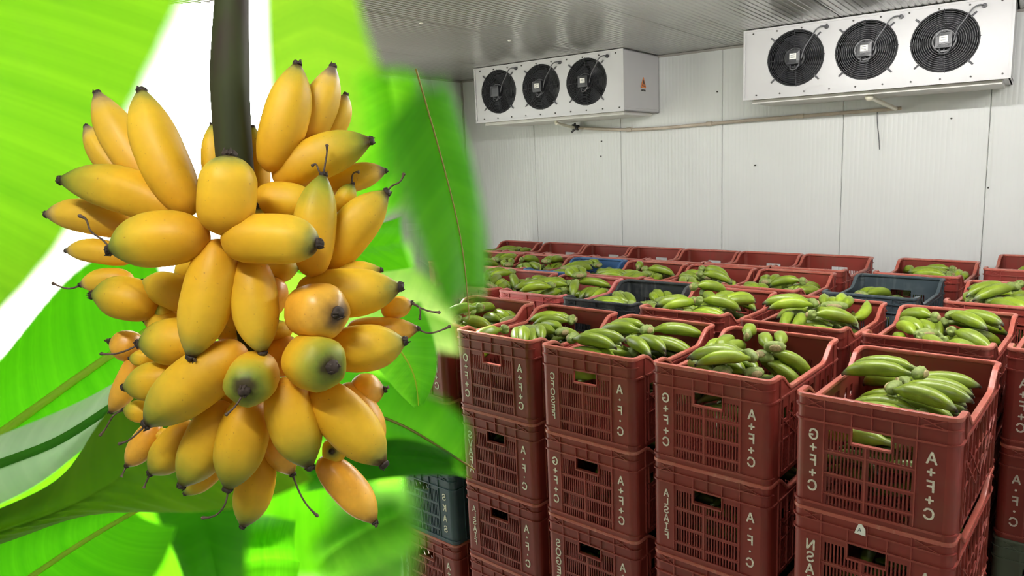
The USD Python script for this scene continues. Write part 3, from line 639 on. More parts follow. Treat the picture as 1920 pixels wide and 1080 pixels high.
# ------------------------------------------------------------------ the stacks
ORD = {1: 'first', 2: 'second', 3: 'third', 4: 'fourth', 5: 'fifth', 6: 'sixth', 7: 'seventh', 8: 'eighth', 9: 'ninth'}
NCRATE = 0
LOWMIX = [('red', 'A.F.C', 'A.F.C'), ('red', 'G+F+C', 'A+F+C'), ('red', 'ALSAIF', 'A.F.C')]
def stack(x, y, yaw, top, lower, name, seed, count, level, kinds, targets=None, levels=5, heap=None):
    """A stack of crates; name tells where it stands. top: (colour, left, right)."""
    global NCRATE
    col = {'red': 'red', 'pink': 'rose red', 'black': 'black', 'slate': 'dark slate grey', 'blue': 'blue', 'darkblue': 'dark blue', 'moss': 'mossy green grey'}
    c0, s0 = math.cos(yaw), math.sin(yaw)
    cx, cy = x + CW/2, y + CD/2
    for lv in range(levels):
        kind = top if lv == 0 else (lower[lv-1] if lv-1 < len(lower) else LOWMIX[(seed+lv) % 3])
        z = RIM-CH*(lv+1)
        jx, jy = (0, 0) if lv == 0 else rng.normal(0, 0.0012, 2); jr = 0 if lv == 0 else rng.normal(0, 0.0025)
        where = 'topmost' if lv == 0 else f'{ORD[lv+1]} from top'
        instance('banana_crate', crate(*kind), (cx+jx, cy+jy, z), yaw+jr, f'{col[kind[0]]} plastic crate, {where}, {name}', 'crate', 'stacked plastic crates')
        hp = heap or 0.21
        fi = (FILL_TOPS.index(hp)*2 if lv == 0 else 10) + (seed+lv) % 2
        if lv == 0: f0 = fi
        if lv <= 3:
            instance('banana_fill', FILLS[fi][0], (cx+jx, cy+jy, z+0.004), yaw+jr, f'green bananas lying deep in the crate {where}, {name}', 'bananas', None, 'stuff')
    hm = base_map(f0); put = drop(hm, kinds, seed*17+5, count, level, targets)
    words = []
    for k, hx, hy, hz, hyaw in put:
        words.append((('front ' if hy < -0.07 else 'back ' if hy > 0.07 else 'middle ') + ('left' if hx < -0.04 else 'right' if hx > 0.04 else 'centre'), hz))
    for n_, (k, hx, hy, hz, hyaw) in enumerate(put):
        w_, zz = words[n_]; same = sorted(q[1] for q in words if q[0] == w_); r_ = len(same)-1-same.index(zz)
        w_ = w_ if len(same) == 1 else ('uppermost ' if r_ == 0 else 'second ' if r_ == 1 else 'third ' if r_ == 2 else 'lowest ') + w_
        p = np.array([hx*c0-hy*s0, hx*s0+hy*c0])
        instance('banana_hand', HANDS[k][0], (cx+p[0], cy+p[1], RIM-CH+0.004+hz), yaw+hyaw, f'green banana hand, {w_} in top crate, {name}', 'bananas', f'green banana hands in top crate, {name}')
R_, AFC = 'red', 'A+F+C'
AK = [0, 1, 2, 2, 3, 4, 5, 6, 7, 8, 9, 10, 11, 12]
# front row
stack(0.781, 1.741, 0.0, (R_, 'G+F+C', AFC), [(R_, 'NSAIF', 'AFC'), (R_, 'G+F+C', AFC)], 'front row, rightmost stack', 1, 11, 0.330, AK, targets=[(2, 0.035, -0.02, 1.85), (2, -0.012, 0.045, -1.75), (3, 0.0, -0.14, -1.65), (3, -0.02, 0.14, 1.5), (3, 0.05, -0.09, 1.25), (2, 0.01, 0.12, -1.5), (3, 0.03, -0.19, 1.5), (10, 0.05, 0.20, 1.5), (2, 0.0, -0.06, -1.5), (3, 0.0, 0.02, 1.4)], heap=0.15)
stack(0.337, 1.789, 0.0, (R_, 'G+F+C', AFC), [(R_, 'ALSAIF', 'A.F.C'), (R_, 'G+F+C', AFC)], 'front row, second stack from right', 2, 12, 0.355, AK, targets=[(6, 0.03, 0.04, -0.3), (2, -0.04, -0.06, 2.7), (3, 0.07, -0.12, 0.9), (3, -0.02, -0.17, 1.2), (0, 0.06, 0.13, 2.9), (2, 0.03, -0.10, 2.2), (3, 0.08, 0.02, 0.3), (2, -0.06, 0.14, 1.6)], heap=0.185)
stack(-0.082, 1.782, 0.0, (R_, 'CFOSEF', 'A.F.C'), [(R_, 'G+F+C', AFC), (R_, 'SOGEO', AFC)], 'front row, third stack from right', 3, 10, 0.345, AK)
stack(-0.497, 1.792, 0.0, (R_, 'O+F+C', AFC), [(R_, 'SVAFA', 'A.F.C'), (R_, 'ALSAIF', 'A.F.C')], 'front row, fourth stack from right', 4, 10, 0.335, AK)
stack(-0.925, 1.790, 0.0, (R_, 'G+F+C', 'O+F+C'), [(R_, 'SAFA', 'GAS'), ('darkblue', 'SWAS', 'SKAS'), (R_, 'SVAFA', AFC)], 'front row, leftmost stack by leaves', 5, 10, 0.335, AK)
# second row
stack(1.135, 2.470, 0.0, (R_, AFC, AFC), [('red', 'A.F.C', 'A.F.C'), ('moss', '', '')], 'second row, stack at right edge', 6, 10, 0.36, AK)
stack(0.736, 2.445, 0.0, (R_, '', ''), [], 'second row, second stack from right', 7, 14, 0.36, AK)
stack(0.312, 2.455, 0.0, (R_, '', ''), [], 'second row, third stack from right', 8, 13, 0.36, AK)
stack(-0.128, 2.475, 0.0, (R_, '', ''), [], 'second row, right of black crate', 9, 12, 0.36, AK)
stack(-0.530, 2.490, 0.0, ('black', '', ''), [(R_, '', '')], 'second row, fifth stack from right', 10, 7, 0.34, [2, 3, 8, 12])
stack(-0.918, 2.495, 0.0, ('pink', '', ''), [], 'second row, left of black crate', 11, 12, 0.36, AK)
stack(-1.335, 2.500, 0.0, (R_, '', ''), [], 'second row, leftmost stack', 12, 13, 0.36, AK)
# third row
stack(0.842, 3.130, 0.0, (R_, '', ''), [], 'third row, stack at right edge', 13, 13, 0.36, AK)
stack(0.385, 3.120, 0.0, ('slate', '', ''), [], 'third row, second stack from right', 14, 9, 0.335, [2, 3, 10])
stack(-0.075, 3.090, 0.0, (R_, '', ''), [], 'third row, third stack from right', 15, 10, 0.345, AK)
stack(-0.470, 3.080, 0.0, (R_, '', ''), [], 'third row, fourth stack from right', 16, 10, 0.345, AK)
stack(-0.868, 3.090, 0.0, (R_, '', ''), [], 'third row, right of blue crate', 17, 10, 0.345, AK)
stack(-1.260, 3.080, 0.0, ('blue', '', ''), [], 'third row, sixth stack from right', 18, 8, 0.325, AK)
stack(-1.655, 3.080, 0.0, (R_, '', ''), [], 'third row, left of blue crate', 19, 10, 0.345, AK)
stack(-2.060, 3.080, 0.0, (R_, '', ''), [], 'third row, leftmost stack', 20, 10, 0.345, AK)
# back row by the wall
for i, (x, y, n, lv, hp) in enumerate(((0.835, 4.050, 6, 0.32, None), (0.425, 3.730, 8, 0.345, None), (-0.074, 3.715, 7, 0.29, 0.15), (-0.450, 3.700, 7, 0.29, 0.15), (-0.826, 3.690, 5, 0.28, 0.15),
                                   (-1.203, 3.685, 7, 0.29, 0.15), (-1.580, 3.680, 5, 0.28, 0.15), (-1.960, 3.680, 7, 0.29, 0.15), (-2.370, 3.660, 8, 0.34, None))):
    stack(x, y, 0.0, (R_, '', ''), [], f'back row, {ORD[i+1]} stack from right', 21+i, n, lv, AK, heap=hp)

# ------------------------------------------------------------------ the ripe bunch
BD = 0.665                                  # depth of the bunch's axis
bunch = xform('banana_bunch'); tag(bunch, 'large hanging bunch of small ripe yellow bananas on a dark green stalk', 'banana bunch')
def mm(px, depth=BD): return px*depth/FPX
def yellow_radius(s):
    from scipy.interpolate import PchipInterpolator
    k = [(0, 0.10), (0.02, 0.34), (0.06, 0.58), (0.13, 0.75), (0.24, 0.91), (0.38, 0.99), (0.48, 1.0), (0.60, 0.98), (0.72, 0.89), (0.82, 0.73), (0.90, 0.53), (0.955, 0.35), (0.985, 0.24), (1.0, 0.20)]
    return PchipInterpolator(*zip(*k))(s)
def blunt_radius(s):
    from scipy.interpolate import PchipInterpolator
    k = [(0, 0.10), (0.03, 0.42), (0.10, 0.74), (0.25, 0.96), (0.45, 1.0), (0.68, 0.98), (0.82, 0.86), (0.92, 0.63), (0.97, 0.42), (0.99, 0.27), (1.0, 0.18)]
    return PchipInterpolator(*zip(*k))(s)
def ripe(b, t, w, z=(0, 0), bow=0.10, mt='yellow', blunt=False, wisp=None, tipsize=1.0, n=30, k=22, seed=[0]):
    """b, t: the crown end and the tip (pixels); w: width in pixels; z: how far behind (+) or before (-) the axis each end lies, in cm."""
    seed[0] += 1; r_ = np.random.default_rng(100+seed[0])
    db, dt = BD+z[0]/100, BD+z[1]/100
    B_, T_ = at(*b, db), at(*t, dt)
    ax = T_-B_; L = np.linalg.norm(ax); view = (B_+T_)/2-CAM; view /= np.linalg.norm(view)
    side = np.cross(view, ax); side /= np.linalg.norm(side)+1e-9
    C_ = (B_+T_)/2 + side*bow*L
    s = np.linspace(0, 1, n)**0.92; s = (1-np.cos(np.linspace(0, np.pi, n)))/2*0.6 + np.linspace(0, 1, n)*0.4
    pts = ((1-s)**2)[:, None]*B_ + (2*s*(1-s))[:, None]*C_ + (s**2)[:, None]*T_
    R = mm(w/2, (db+dt)/2)
    ph = r_.uniform(0, 6.28); am = r_.uniform(0.034, 0.052)
    prof = (blunt_radius if blunt else yellow_radius)(s)
    sec = lambda th, i: 1 + am*(0.4+0.6*s[i])*np.cos(5*th+ph) + 0.012*np.cos(2*th+ph*1.7)
    m, u = tube(pts, prof*R, k, ref=-view, section=sec)
    su = np.r_[np.repeat(s, k), 0, 1]
    f = part('banana', m, M[mt], bunch, smooth=True, uv=np.c_[su, 0*su])
    tg = pts[-1]-pts[-3]; tg /= np.linalg.norm(tg); rt = R*0.175*tipsize
    q = trimesh.creation.icosphere(2, 1.0); q.vertices = q.vertices*[rt*1.15, rt*1.15, rt*0.95]
    q.vertices *= 1 + 0.75*(meshkit.fbm(q.vertices/rt*1.4+seed[0]*3.1, 3, seed[0])[:, None]-0.5)
    q.apply_transform(trimesh.geometry.align_vectors([0, 0, 1], tg)); q.apply_translation(pts[-1]+tg*rt*0.25)
    parts = [q]
    for j in range(4):                                             # shrivelled bracts at the tip
        a = r_.uniform(0, 6.28); e1 = np.cross(tg, -view); e1 /= np.linalg.norm(e1)+1e-9; e2 = np.cross(tg, e1)
        o = (e1*math.cos(a)+e2*math.sin(a))*rt
        parts.append(tube([pts[-1]+o*0.4, pts[-1]+o*1.1+tg*rt*0.4, pts[-1]+o*0.8+tg*rt*r_.uniform(0.9, 1.6)], [rt*0.45, rt*0.30, rt*0.10], 7)[0])
    part('dry_tip', cat(parts), M['tip'], f, smooth=40)
    for ws in ([] if not wisp else wisp if isinstance(wisp[0][0], (tuple, list)) else [wisp]):
        path = spline([at(x, y, dt-0.004*i/len(ws)) for i, (x, y) in enumerate([t]+list(ws))], 30)
        rr = np.interp(np.linspace(0, 1, 30), [0, 0.12, 0.75, 0.9, 0.97, 1], [0.0017, 0.0009, 0.0008, 0.0012, 0.0018, 0.0008])
        part('dry_flower', tube(path, rr, 8)[0], M['wisp'], f, smooth=50)
    return f
# stalk
sp = [at(438, -420, 0.69), at(437, -60, 0.672), at(432, 80, 0.668), at(432, 180, 0.666), at(438, 270, 0.668), at(447, 380, 0.672), at(460, 520, 0.68), at(475, 680, 0.685), at(490, 820, 0.69)]
sp = [sp[0] + np.array([0, 0, 0.22])] + sp
st_, _ = tube(spline(sp, 60), np.interp(np.linspace(0, 1, 60), [0, 0.35, 0.50, 0.60, 0.8, 1], np.array([66, 64, 58, 70, 62, 30])/2*0.67/FPX), 20, ref=-RM[2], section=lambda th, i: 1+0.03*np.cos(3*th+i*0.05)+0.02*np.cos(7*th))
part('stalk', st_, M['stalk'], bunch, smooth=True, label='dark olive green stalk')
Y, G, K, A = 'yellow', 'yellow_green', 'yellow_grey', 'amber'
BUNCH = [
 # deep between the hands, and behind the stalk
 ((470, 440), (430, 540), 70, (3, 3), 0.0, Y), ((520, 520), (480, 600), 70, (3, 2), 0.0, A), ((420, 560), (470, 640), 70, (3, 3), 0.0, Y), ((560, 640), (500, 700), 70, (3, 3), 0.0, A), ((470, 700), (400, 760), 70, (3, 3), 0.0, G), ((560, 730), (520, 800), 70, (3, 3), 0.0, A), ((420, 460), (330, 520), 60, (3, 4), 0.0, Y), ((480, 500), (560, 500), 60, (3, 4), 0.0, Y),
 ((405, 370), (398, 234), 46, (4, 4), 0.0, Y), ((485, 390), (474, 240), 50, (4, 4), 0.0, Y), ((470, 430), (480, 385), 60, (1, -1), 0.0, Y),
 # top hand, left
 ((272, 360), (162, 238), 58, (5, 6), -0.08, K), ((215, 345), (190, 318), 30, (6, 6), 0.0, K), ((318, 372), (183, 176), 76, (3, 4), -0.09, K),
 ((362, 402), (266, 172), 90, (-1, 0), -0.10, Y),
 ((250, 432), (88, 402), 64, (4, 5), 0.12, K), ((355, 412), (116, 338), 88, (0, 1), 0.12, G), ((245, 487), (125, 470), 46, (4, 5), 0.10, K),
 ((392, 448), (208, 468), 104, (-5, -5), 0.10, G),
 # top hand, right
 ((600, 275), (648, 178), 50, (5, 5), 0.08, K), ((540, 300), (624, 126), 72, (3, 3), 0.09, K), ((502, 322), (557, 122), 84, (0, 0), 0.05, Y),
 ((610, 355), (722, 320), 52, (5, 5), -0.08, K), ((515, 342), (693, 264), 82, (1, 2), -0.10, G),
 ((478, 368), (600, 380), 72, (0, 0), 0.06, Y), ((632, 400), (661, 345), 38, (3, 3), 0.0, G), ((548, 455), (582, 368), 56, (1, 1), -0.06, Y),
 ((604, 512), (724, 362), 84, (2, 2), -0.08, Y), ((588, 520), (606, 330), 80, (-1, -1), -0.07, G),
 ((600, 512), (714, 506), 46, (2, 2), 0.06, Y),
 # middle hands
 ((250, 528), (152, 534), 48, (4, 4), 0.10, K), ((300, 578), (175, 553), 82, (2, 2), 0.10, G), ((372, 575), (268, 530), 66, (1, 2), 0.10, Y),
 ((330, 585), (287, 582), 46, (3, 2), 0.0, G), ((345, 605), (272, 602), 46, (2, 3), 0.0, Y),
 ((400, 640), (262, 645), 90, (0, 0), 0.04, G),
 ((555, 548), (748, 538), 92, (0, 0), 0.06, Y), ((715, 585), (772, 568), 42, (4, 4), 0.0, A), ((650, 615), (783, 616), 52, (3, 3), 0.08, A),
 ((605, 655), (757, 640), 90, (0, 0), 0.06, Y),
 ((440, 640), (432, 590), 70, (3, 3), 0.0, G), ((520, 640), (515, 600), 60, (3, 3), 0.0, Y),
 # lower hands, back ones first
 ((265, 655), (208, 640), 58, (5, 5), 0.0, A), ((262, 660), (208, 772), 46, (5, 5), -0.08, A), ((295, 672), (243, 672), 34, (3, 3), 0.0, G),
 ((352, 712), (234, 726), 74, (1, 1), 0.06, G), ((300, 775), (232, 768), 42, (3, 3), 0.0, G), ((293, 792), (238, 872), 50, (3, 3), -0.08, A), ((318, 815), (282, 815), 26, (3, 3), 0.0, G),
 ((362, 792), (283, 886), 72, (2, 2), -0.06, G), ((415, 862), (348, 925), 44, (3, 3), -0.06, G), ((420, 752), (342, 908), 88, (0, 0), -0.06, G),
 ((490, 845), (456, 985), 70, (3, 3), -0.06, G), ((508, 782), (548, 888), 62, (3, 3), 0.08, A),
 ((632, 842), (622, 846), 48, (3, 1), 0.0, Y), ((655, 728), (720, 730), 62, (4, 4), 0.08, A), ((640, 722), (716, 832), 56, (3, 3), -0.08, A),
 ((598, 860), (702, 978), 66, (2, 2), -0.07, A), ((585, 725), (718, 868), 96, (-1, -1), -0.04, Y),
 ((470, 745), (427, 914), 96, (-1, -1), -0.05, G), ((530, 708), (580, 874), 96, (-2, -2), 0.05, G),
 ((462, 655), (277, 794), 106, (-3, -3), 0.07, G),
 # front ones
 ((412, 448), (358, 668), 94, (-4, -5), -0.04, Y), ((472, 480), (492, 660), 86, (-3, -4), 0.05, Y),
]
BLUNT = [((560, 582), (632, 586), 106, (-1.5, -5.0), 0.0, A), ((560, 672), (622, 688), 106, (-2, -6), 0.0, G), ((486, 690), (458, 732), 94, (-1.5, -7), 0.0, G),
         ((418, 452), (596, 456), 94, (-5.5, -6.5), -0.06, Y), ((418, 442), (430, 292), 106, (-6, -6.5), 0.03, Y)]
WISPS = {(208, 468): [(190, 448), (168, 430), (160, 410), (146, 404)], (606, 330): [[(610, 305), (613, 285), (613, 270)], [(597, 318), (592, 308), (584, 312)]], (724, 362): [(736, 348), (748, 342), (758, 324)],
         (661, 345): [(660, 332), (664, 324), (674, 323)], (152, 534): [(130, 541), (112, 537), (97, 530)], (262, 645): [(235, 658), (210, 664), (187, 663)],
         (772, 568): [[(785, 575), (787, 600)], [(790, 578), (808, 584), (826, 586)]], (783, 616): [(800, 624), (825, 620), (845, 611)],
         (277, 794): [(258, 812), (240, 826), (221, 833)], (232, 768): [(212, 780), (200, 800), (186, 818)], (238, 872): [(232, 884), (227, 895)], (283, 886): [(276, 900), (269, 916)],
         (427, 914): [(422, 945), (400, 968), (377, 971)], (548, 888): [(560, 920), (578, 950), (597, 969)], (702, 978): [(706, 987)], (208, 640): [(202, 636), (197, 640)], (720, 730): [(728, 726)],
         (492, 660): [(472, 670), (455, 672), (443, 683)], (458, 732): [(448, 752), (435, 768), (422, 779)], (430, 292): [(415, 300), (403, 312), (399, 322)], (358, 668): [(366, 676)]}
for b, t, w, z, bow, mt in BUNCH: ripe(b, t, w, z, bow, mt, wisp=WISPS.get(t))
for b, t, w, z, bow, mt in BLUNT: ripe(b, t, w, z, bow, mt, blunt=True, wisp=WISPS.get(t), tipsize=1.15)
cord = part('cord', tube([sp[0]+np.array([0, 0, -0.02]), [sp[0][0], sp[0][1], CEIL+0.001]], 0.005, 8)[0], M['cable'], bunch, smooth=40)

# ------------------------------------------------------------------ banana leaves hanging across the open corner
LEAFM = {}
def lm(name, *a, **k):
    if name not in LEAFM: LEAFM[name] = leaf_mat('leaf_'+name, *a, **k)
    return LEAFM[name]
def leaf(label, edge_a, mid, edge_b, material, rib=None, n=46, k=22, bulge=0.02, pleat=0.0022, npl=60, ribr=(0.006, 0.002), rib_label=None, vspan=(-1, 1), group='banana leaves at the open corner', fringe=None):
    """A leaf blade between two measured edges and a midrib; each point is (pixel, pixel, depth). The blade arches and is pleated along its side veins."""
    A, Mi, B = (spline([at(*q) for q in e], n) for e in (edge_a, mid, edge_b))
    h = k//2; v, uv = [], []
    toward = -RM[2]
    for i in range(n):
        u = i/(n-1)
        for j in range(k+1):
            s = j/k
            p = A[i] + (Mi[i]-A[i])*(s*2) if s <= 0.5 else Mi[i] + (B[i]-Mi[i])*(s*2-1)
            w = abs(s*2-1)
            arch = bulge*(1-(2*w-1)**2)
            pl = (pleat if npl > 22 else 0.0005)*math.sin((u + 0.10*w)*npl*2*math.pi)*min(1, 6*w)*min(1, 4*(1-w)+0.2)
            wav = 0.006*math.sin(u*9 + s*4)*w
            v.append(p + toward*(arch+pl+wav)); uv.append([u, vspan[0]+(vspan[1]-vspan[0])*s])
    m = trimesh.Trimesh(np.array(v), tri(grid_faces(n, k+1, False)), process=False)
    x = xform('banana_leaf'); tag(x, label, 'leaf', group)
    part('blade', m, material, x, smooth=True, uv=np.array(uv))
    if rib is not None:
        r = np.linspace(ribr[0], ribr[1], n)
        mr, ur = tube(Mi + toward*0.002, r, 10, ref=toward); part('midrib', mr, rib, x, smooth=True, label=rib_label)
    return x
RIBY = mat('leaf_midrib', {'p': ('principled_bsdf', dict(base_color=(0.70, 0.74, 0.10), roughness=0.4)), 't': ('translucent_bsdf', dict(color=(0.85, 0.9, 0.12))), 'm': ('mix_closure', dict(fac=0.6))}, [('p.BSDF', 'm.closure1'), ('t.BSDF', 'm.closure2')], surface='m.closure')
RIBB = mat('leaf_midrib_brown', {'p': ('principled_bsdf', dict(base_color=(0.42, 0.33, 0.09), roughness=0.45)), 't': ('translucent_bsdf', dict(color=(0.42, 0.33, 0.08))), 'm': ('mix_closure', dict(fac=0.4))}, [('p.BSDF', 'm.closure1'), ('t.BSDF', 'm.closure2')], surface='m.closure')
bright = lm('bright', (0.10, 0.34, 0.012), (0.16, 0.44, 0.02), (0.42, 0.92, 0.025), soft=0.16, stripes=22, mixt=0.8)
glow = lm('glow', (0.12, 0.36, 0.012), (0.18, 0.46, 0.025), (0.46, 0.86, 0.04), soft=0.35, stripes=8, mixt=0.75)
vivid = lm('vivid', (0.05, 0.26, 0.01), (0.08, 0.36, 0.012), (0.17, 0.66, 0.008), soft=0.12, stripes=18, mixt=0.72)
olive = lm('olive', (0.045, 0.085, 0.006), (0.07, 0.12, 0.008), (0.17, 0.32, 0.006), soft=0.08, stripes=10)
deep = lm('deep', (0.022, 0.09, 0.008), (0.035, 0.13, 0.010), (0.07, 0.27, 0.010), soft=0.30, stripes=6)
pale_sheen = lm('pale_sheen', (0.66, 0.80, 0.60), (0.80, 0.90, 0.76), (0.85, 1.0, 0.75), rough=0.28, soft=0.10, stripes=9, spec=0.8, mixt=0.35)  # the sheen of a leaf seen at a glancing angle is painted as pale colour
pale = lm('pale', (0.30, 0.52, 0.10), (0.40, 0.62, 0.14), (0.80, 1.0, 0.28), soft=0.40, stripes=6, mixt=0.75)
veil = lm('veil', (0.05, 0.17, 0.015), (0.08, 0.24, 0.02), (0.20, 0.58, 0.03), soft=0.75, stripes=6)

# upper left: the big backlit leaf
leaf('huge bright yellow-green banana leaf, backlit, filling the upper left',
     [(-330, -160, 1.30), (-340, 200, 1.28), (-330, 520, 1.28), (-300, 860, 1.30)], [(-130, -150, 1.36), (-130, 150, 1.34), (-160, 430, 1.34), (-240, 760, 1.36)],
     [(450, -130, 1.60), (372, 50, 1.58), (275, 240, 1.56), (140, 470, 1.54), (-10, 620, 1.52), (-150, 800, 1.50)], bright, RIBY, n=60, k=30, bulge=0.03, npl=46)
# upper right of the stalk
leaf('soft glowing yellow-green banana leaf right of the stalk at the top',
     [(485, -150, 1.75), (480, 30, 1.75), (485, 200, 1.72), (520, 420, 1.70)], [(585, -150, 1.70), (590, 40, 1.70), (620, 230, 1.68), (660, 420, 1.66)],
     [(660, -150, 1.76), (700, 40, 1.76), (770, 230, 1.74), (800, 420, 1.72)], glow, None, bulge=0.02, npl=20)
leaf('bright green leaf behind the upper right bananas',
     [(640, 120, 1.62), (660, 240, 1.60), (650, 370, 1.58), (630, 470, 1.56)], [(720, 110, 1.60), (740, 220, 1.58), (735, 330, 1.56), (700, 440, 1.54)],
     [(800, 120, 1.64), (815, 200, 1.62), (800, 280, 1.60), (760, 400, 1.58)], lm('fresh', (0.08, 0.34, 0.012), (0.12, 0.42, 0.02), (0.36, 0.98, 0.03), soft=0.55, stripes=8, mixt=0.75), None, bulge=0.02, npl=14)
# right: the dark leaf that hangs in front of the room's far corner
leaf('dark green banana leaf with a brownish midrib hanging before the far corner',
     [(700, 240, 1.50), (700, 340, 1.48), (735, 430, 1.46), (790, 540, 1.44), (850, 620, 1.42)], [(780, 130, 1.54), (812, 240, 1.52), (842, 350, 1.50), (866, 460, 1.48), (880, 600, 1.46)],
     [(850, 120, 1.60), (885, 240, 1.58), (915, 350, 1.56), (930, 460, 1.54), (920, 590, 1.50)], lm('corner', (0.035, 0.14, 0.012), (0.055, 0.21, 0.015), (0.16, 0.52, 0.02), soft=0.50, stripes=6), RIBB, bulge=0.015, npl=16, ribr=(0.0022, 0.0012), rib_label='thin brownish midrib')
leaf('fresh green leaf with a frayed yellow edge behind the right-hand bananas',
     [(460, 300, 1.50), (560, 430, 1.40), (640, 425, 1.34), (720, 415, 1.33), (760, 400, 1.33)], [(440, 320, 1.50), (560, 470, 1.40), (640, 468, 1.33), (720, 460, 1.32), (765, 450, 1.32)],
     [(420, 340, 1.50), (560, 515, 1.40), (640, 515, 1.34), (725, 512, 1.33), (785, 503, 1.33)], vivid, None, bulge=0.008, npl=26, pleat=0.0012)
leaf('pale lime leaf spreading behind the tips of the middle bananas',
     [(600, 480, 1.66), (680, 470, 1.66), (770, 480, 1.66), (860, 560, 1.66)], [(590, 580, 1.64), (680, 570, 1.64), (780, 580, 1.64), (870, 620, 1.64)],
     [(590, 690, 1.66), (690, 680, 1.66), (790, 670, 1.66), (880, 680, 1.66)], pale, None, bulge=0.02, npl=16)
leaf('folded green leaf tip with yellow edges to the right of the lower bananas',
     [(640, 640, 1.46), (700, 690, 1.45), (745, 735, 1.44), (778, 765, 1.43)], [(700, 600, 1.42), (745, 650, 1.42), (775, 700, 1.42), (785, 760, 1.42)],
     [(790, 560, 1.46), (815, 620, 1.45), (822, 690, 1.44), (795, 760, 1.43)], lm('fold', (0.06, 0.28, 0.012), (0.09, 0.34, 0.015), (0.26, 0.80, 0.03), soft=0.12, stripes=12), RIBY, bulge=0.01, npl=16, ribr=(0.003, 0.001))
leaf('mid-green leaf behind the lower right bananas with a brown midrib',
     [(560, 640, 1.62), (660, 660, 1.60), (760, 690, 1.58), (850, 740, 1.56), (900, 800, 1.55)], [(560, 745, 1.60), (660, 765, 1.58), (760, 800, 1.56), (835, 845, 1.54), (890, 880, 1.53)],
     [(560, 850, 1.62), (660, 860, 1.60), (760, 870, 1.58), (840, 890, 1.56), (890, 905, 1.55)], lm('mid', (0.05, 0.20, 0.012), (0.075, 0.27, 0.015), (0.20, 0.64, 0.025), soft=0.40, stripes=8), RIBB, bulge=0.015, npl=18, ribr=(0.004, 0.002), rib_label='reddish brown midrib')
leaf('dark green drooping leaf with a light lower edge at the lower right',
     [(560, 880, 1.55), (660, 835, 1.53), (750, 815, 1.52), (860, 850, 1.52)], [(560, 900, 1.54), (660, 870, 1.52), (750, 855, 1.50), (870, 872, 1.50)],
     [(560, 930, 1.56), (660, 912, 1.54), (760, 900, 1.52), (880, 895, 1.52)], deep, None, bulge=0.01, npl=18)
# lower left
leaf('bright green leaf with a thick yellow midrib at the left',
     [(-90, 800, 1.46), (15, 650, 1.44), (80, 560, 1.42), (150, 490, 1.40), (300, 420, 1.38)], [(-80, 870, 1.40), (20, 800, 1.38), (120, 728, 1.36), (225, 655, 1.34), (340, 580, 1.32)],
     [(-60, 980, 1.42), (60, 900, 1.40), (170, 850, 1.38), (290, 780, 1.36), (380, 700, 1.34)], vivid, RIBY, bulge=0.02, npl=26, ribr=(0.010, 0.006))
leaf('glossy grey-green leaf crossing the lower left, pale sheen painted into its colour',
     [(-90, 850, 1.22), (20, 806, 1.20), (110, 768, 1.19), (215, 716, 1.18), (330, 640, 1.17)], [(-90, 905, 1.18), (20, 862, 1.17), (110, 826, 1.16), (200, 770, 1.15), (320, 690, 1.15)],
     [(-90, 985, 1.22), (10, 945, 1.20), (90, 900, 1.19), (185, 820, 1.18), (310, 740, 1.17)], pale_sheen, lm('band', (0.08, 0.28, 0.03), (0.11, 0.34, 0.04), (0.2, 0.6, 0.05), stripes=10), bulge=0.012, npl=14, ribr=(0.008, 0.006), rib_label='dark green channel along the middle')
leaf('broad olive-green leaf with a brownish rim below the bunch',
     [(-80, 985, 1.10), (30, 938, 1.10), (120, 885, 1.10), (175, 800, 1.10), (240, 730, 1.10), (420, 640, 1.12)], [(-80, 1020, 1.07), (60, 975, 1.06), (180, 920, 1.05), (280, 850, 1.05), (380, 800, 1.06), (520, 740, 1.08)],
     [(-80, 1050, 1.10), (60, 1000, 1.09), (170, 965, 1.08), (290, 962, 1.08), (430, 962, 1.09), (600, 900, 1.11)], olive, None, bulge=0.02, npl=30)
leaf('vivid green leaf with a slanting yellow midrib at the bottom left corner',
     [(-120, 1010, 1.36), (0, 985, 1.35), (120, 950, 1.34), (260, 900, 1.33)], [(-60, 1160, 1.32), (60, 1080, 1.31), (150, 1020, 1.30), (260, 955, 1.29)],
     [(60, 1240, 1.36), (180, 1180, 1.35), (290, 1100, 1.34), (340, 980, 1.33)], vivid, RIBY, bulge=0.02, npl=22, ribr=(0.006, 0.004))
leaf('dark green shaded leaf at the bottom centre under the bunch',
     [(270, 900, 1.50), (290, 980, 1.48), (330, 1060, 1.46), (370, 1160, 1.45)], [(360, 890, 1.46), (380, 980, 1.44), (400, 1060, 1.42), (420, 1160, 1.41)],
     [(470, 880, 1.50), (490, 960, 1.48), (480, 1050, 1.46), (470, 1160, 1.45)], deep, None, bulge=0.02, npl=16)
leaf('rounded bright leaf low beside the dark one at the bottom centre',
     [(400, 1010, 1.60), (440, 975, 1.60), (500, 960, 1.60), (560, 970, 1.60)], [(395, 1080, 1.57), (450, 1060, 1.57), (510, 1050, 1.57), (565, 1055, 1.57)],
     [(390, 1180, 1.60), (450, 1180, 1.60), (520, 1180, 1.60), (570, 1180, 1.60)], vivid, None, bulge=0.03, npl=12)
leaf('yellow-green glowing leaf at the bottom under the longest bananas',
     [(440, 860, 1.85), (500, 840, 1.85), (600, 830, 1.85), (720, 840, 1.85)], [(450, 970, 1.82), (520, 960, 1.82), (610, 950, 1.82), (720, 960, 1.82)],
     [(440, 1110, 1.85), (520, 1110, 1.85), (620, 1110, 1.85), (720, 1110, 1.85)], glow, None, bulge=0.02, npl=12)
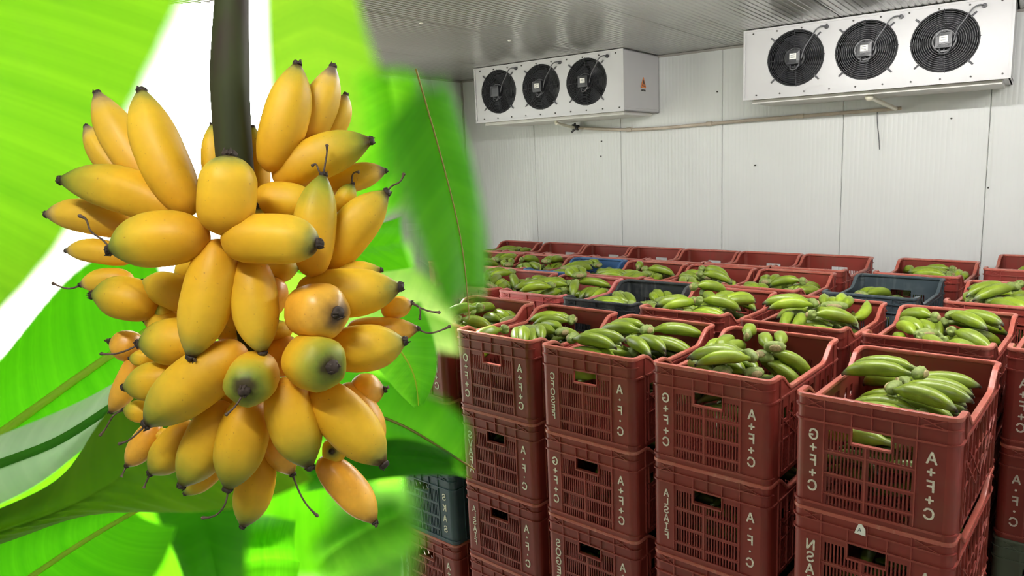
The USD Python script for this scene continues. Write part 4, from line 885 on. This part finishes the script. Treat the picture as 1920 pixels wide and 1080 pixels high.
leaf('small dark leaf crossing the bottom right of the bunch',
     [(560, 1010, 1.50), (610, 960, 1.50), (680, 920, 1.50), (760, 890, 1.50)], [(580, 1070, 1.48), (640, 1020, 1.48), (710, 980, 1.48), (790, 950, 1.48)],
     [(600, 1150, 1.50), (670, 1100, 1.50), (750, 1060, 1.50), (830, 1020, 1.50)], veil, None, bulge=0.02, npl=12)
# farther leaves that close the view low down
leaf('far green leaf low behind the bunch', [(-200, 700, 2.4), (0, 660, 2.4), (250, 640, 2.4), (480, 640, 2.4)], [(-200, 880, 2.35), (0, 850, 2.35), (250, 840, 2.35), (480, 840, 2.35)],
     [(-200, 1150, 2.4), (0, 1130, 2.4), (250, 1130, 2.4), (480, 1130, 2.4)], vivid, None, npl=20)
leaf('far green leaf filling the gap right of the bunch low down', [(380, 470, 2.1), (520, 460, 2.1), (650, 450, 2.1), (790, 430, 2.1)], [(380, 700, 2.05), (520, 700, 2.05), (650, 700, 2.05), (780, 700, 2.05)],
     [(380, 1150, 2.1), (520, 1150, 2.1), (650, 1150, 2.1), (760, 1150, 2.1)], lm('far', (0.06, 0.26, 0.012), (0.10, 0.36, 0.015), (0.34, 0.95, 0.04), soft=0.25, stripes=7, mixt=0.75), None, npl=20)
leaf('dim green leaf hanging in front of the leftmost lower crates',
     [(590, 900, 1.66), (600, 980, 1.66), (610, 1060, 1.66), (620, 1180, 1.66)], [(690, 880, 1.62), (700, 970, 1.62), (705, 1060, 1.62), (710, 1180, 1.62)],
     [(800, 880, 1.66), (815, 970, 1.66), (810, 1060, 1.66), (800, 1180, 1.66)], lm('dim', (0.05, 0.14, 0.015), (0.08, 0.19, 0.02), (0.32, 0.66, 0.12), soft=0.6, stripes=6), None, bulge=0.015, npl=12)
# a torn paper label over the handle of the second crate, nearest stack
d = ray(1612, 993); p = CAM + d*((1.741-0.006-CAM[1])/d[1])
sc = sg.Polygon([(-0.012, -0.012), (0.014, -0.013), (0.013, 0.004), (0.004, 0.016), (-0.003, 0.014), (-0.008, 0.002)])
pm = extrude_y(sc, -0.0012, 0.0); pm.apply_translation(p); x = xform('paper_label'); tag(x, 'small torn white paper label above a crate handle, nearest front stack', 'label')
part('paper', pm, M['paper'], x)
tm = meshkit.text_mesh('A', 0.010, 0.0006); v = tm.vertices - tm.vertices.mean(0); tm.vertices = p + np.c_[v[:, 0], -0.0014-v[:, 2], v[:, 1]]; part('lettering', tm, M['cable'], x, label='small printed letter')
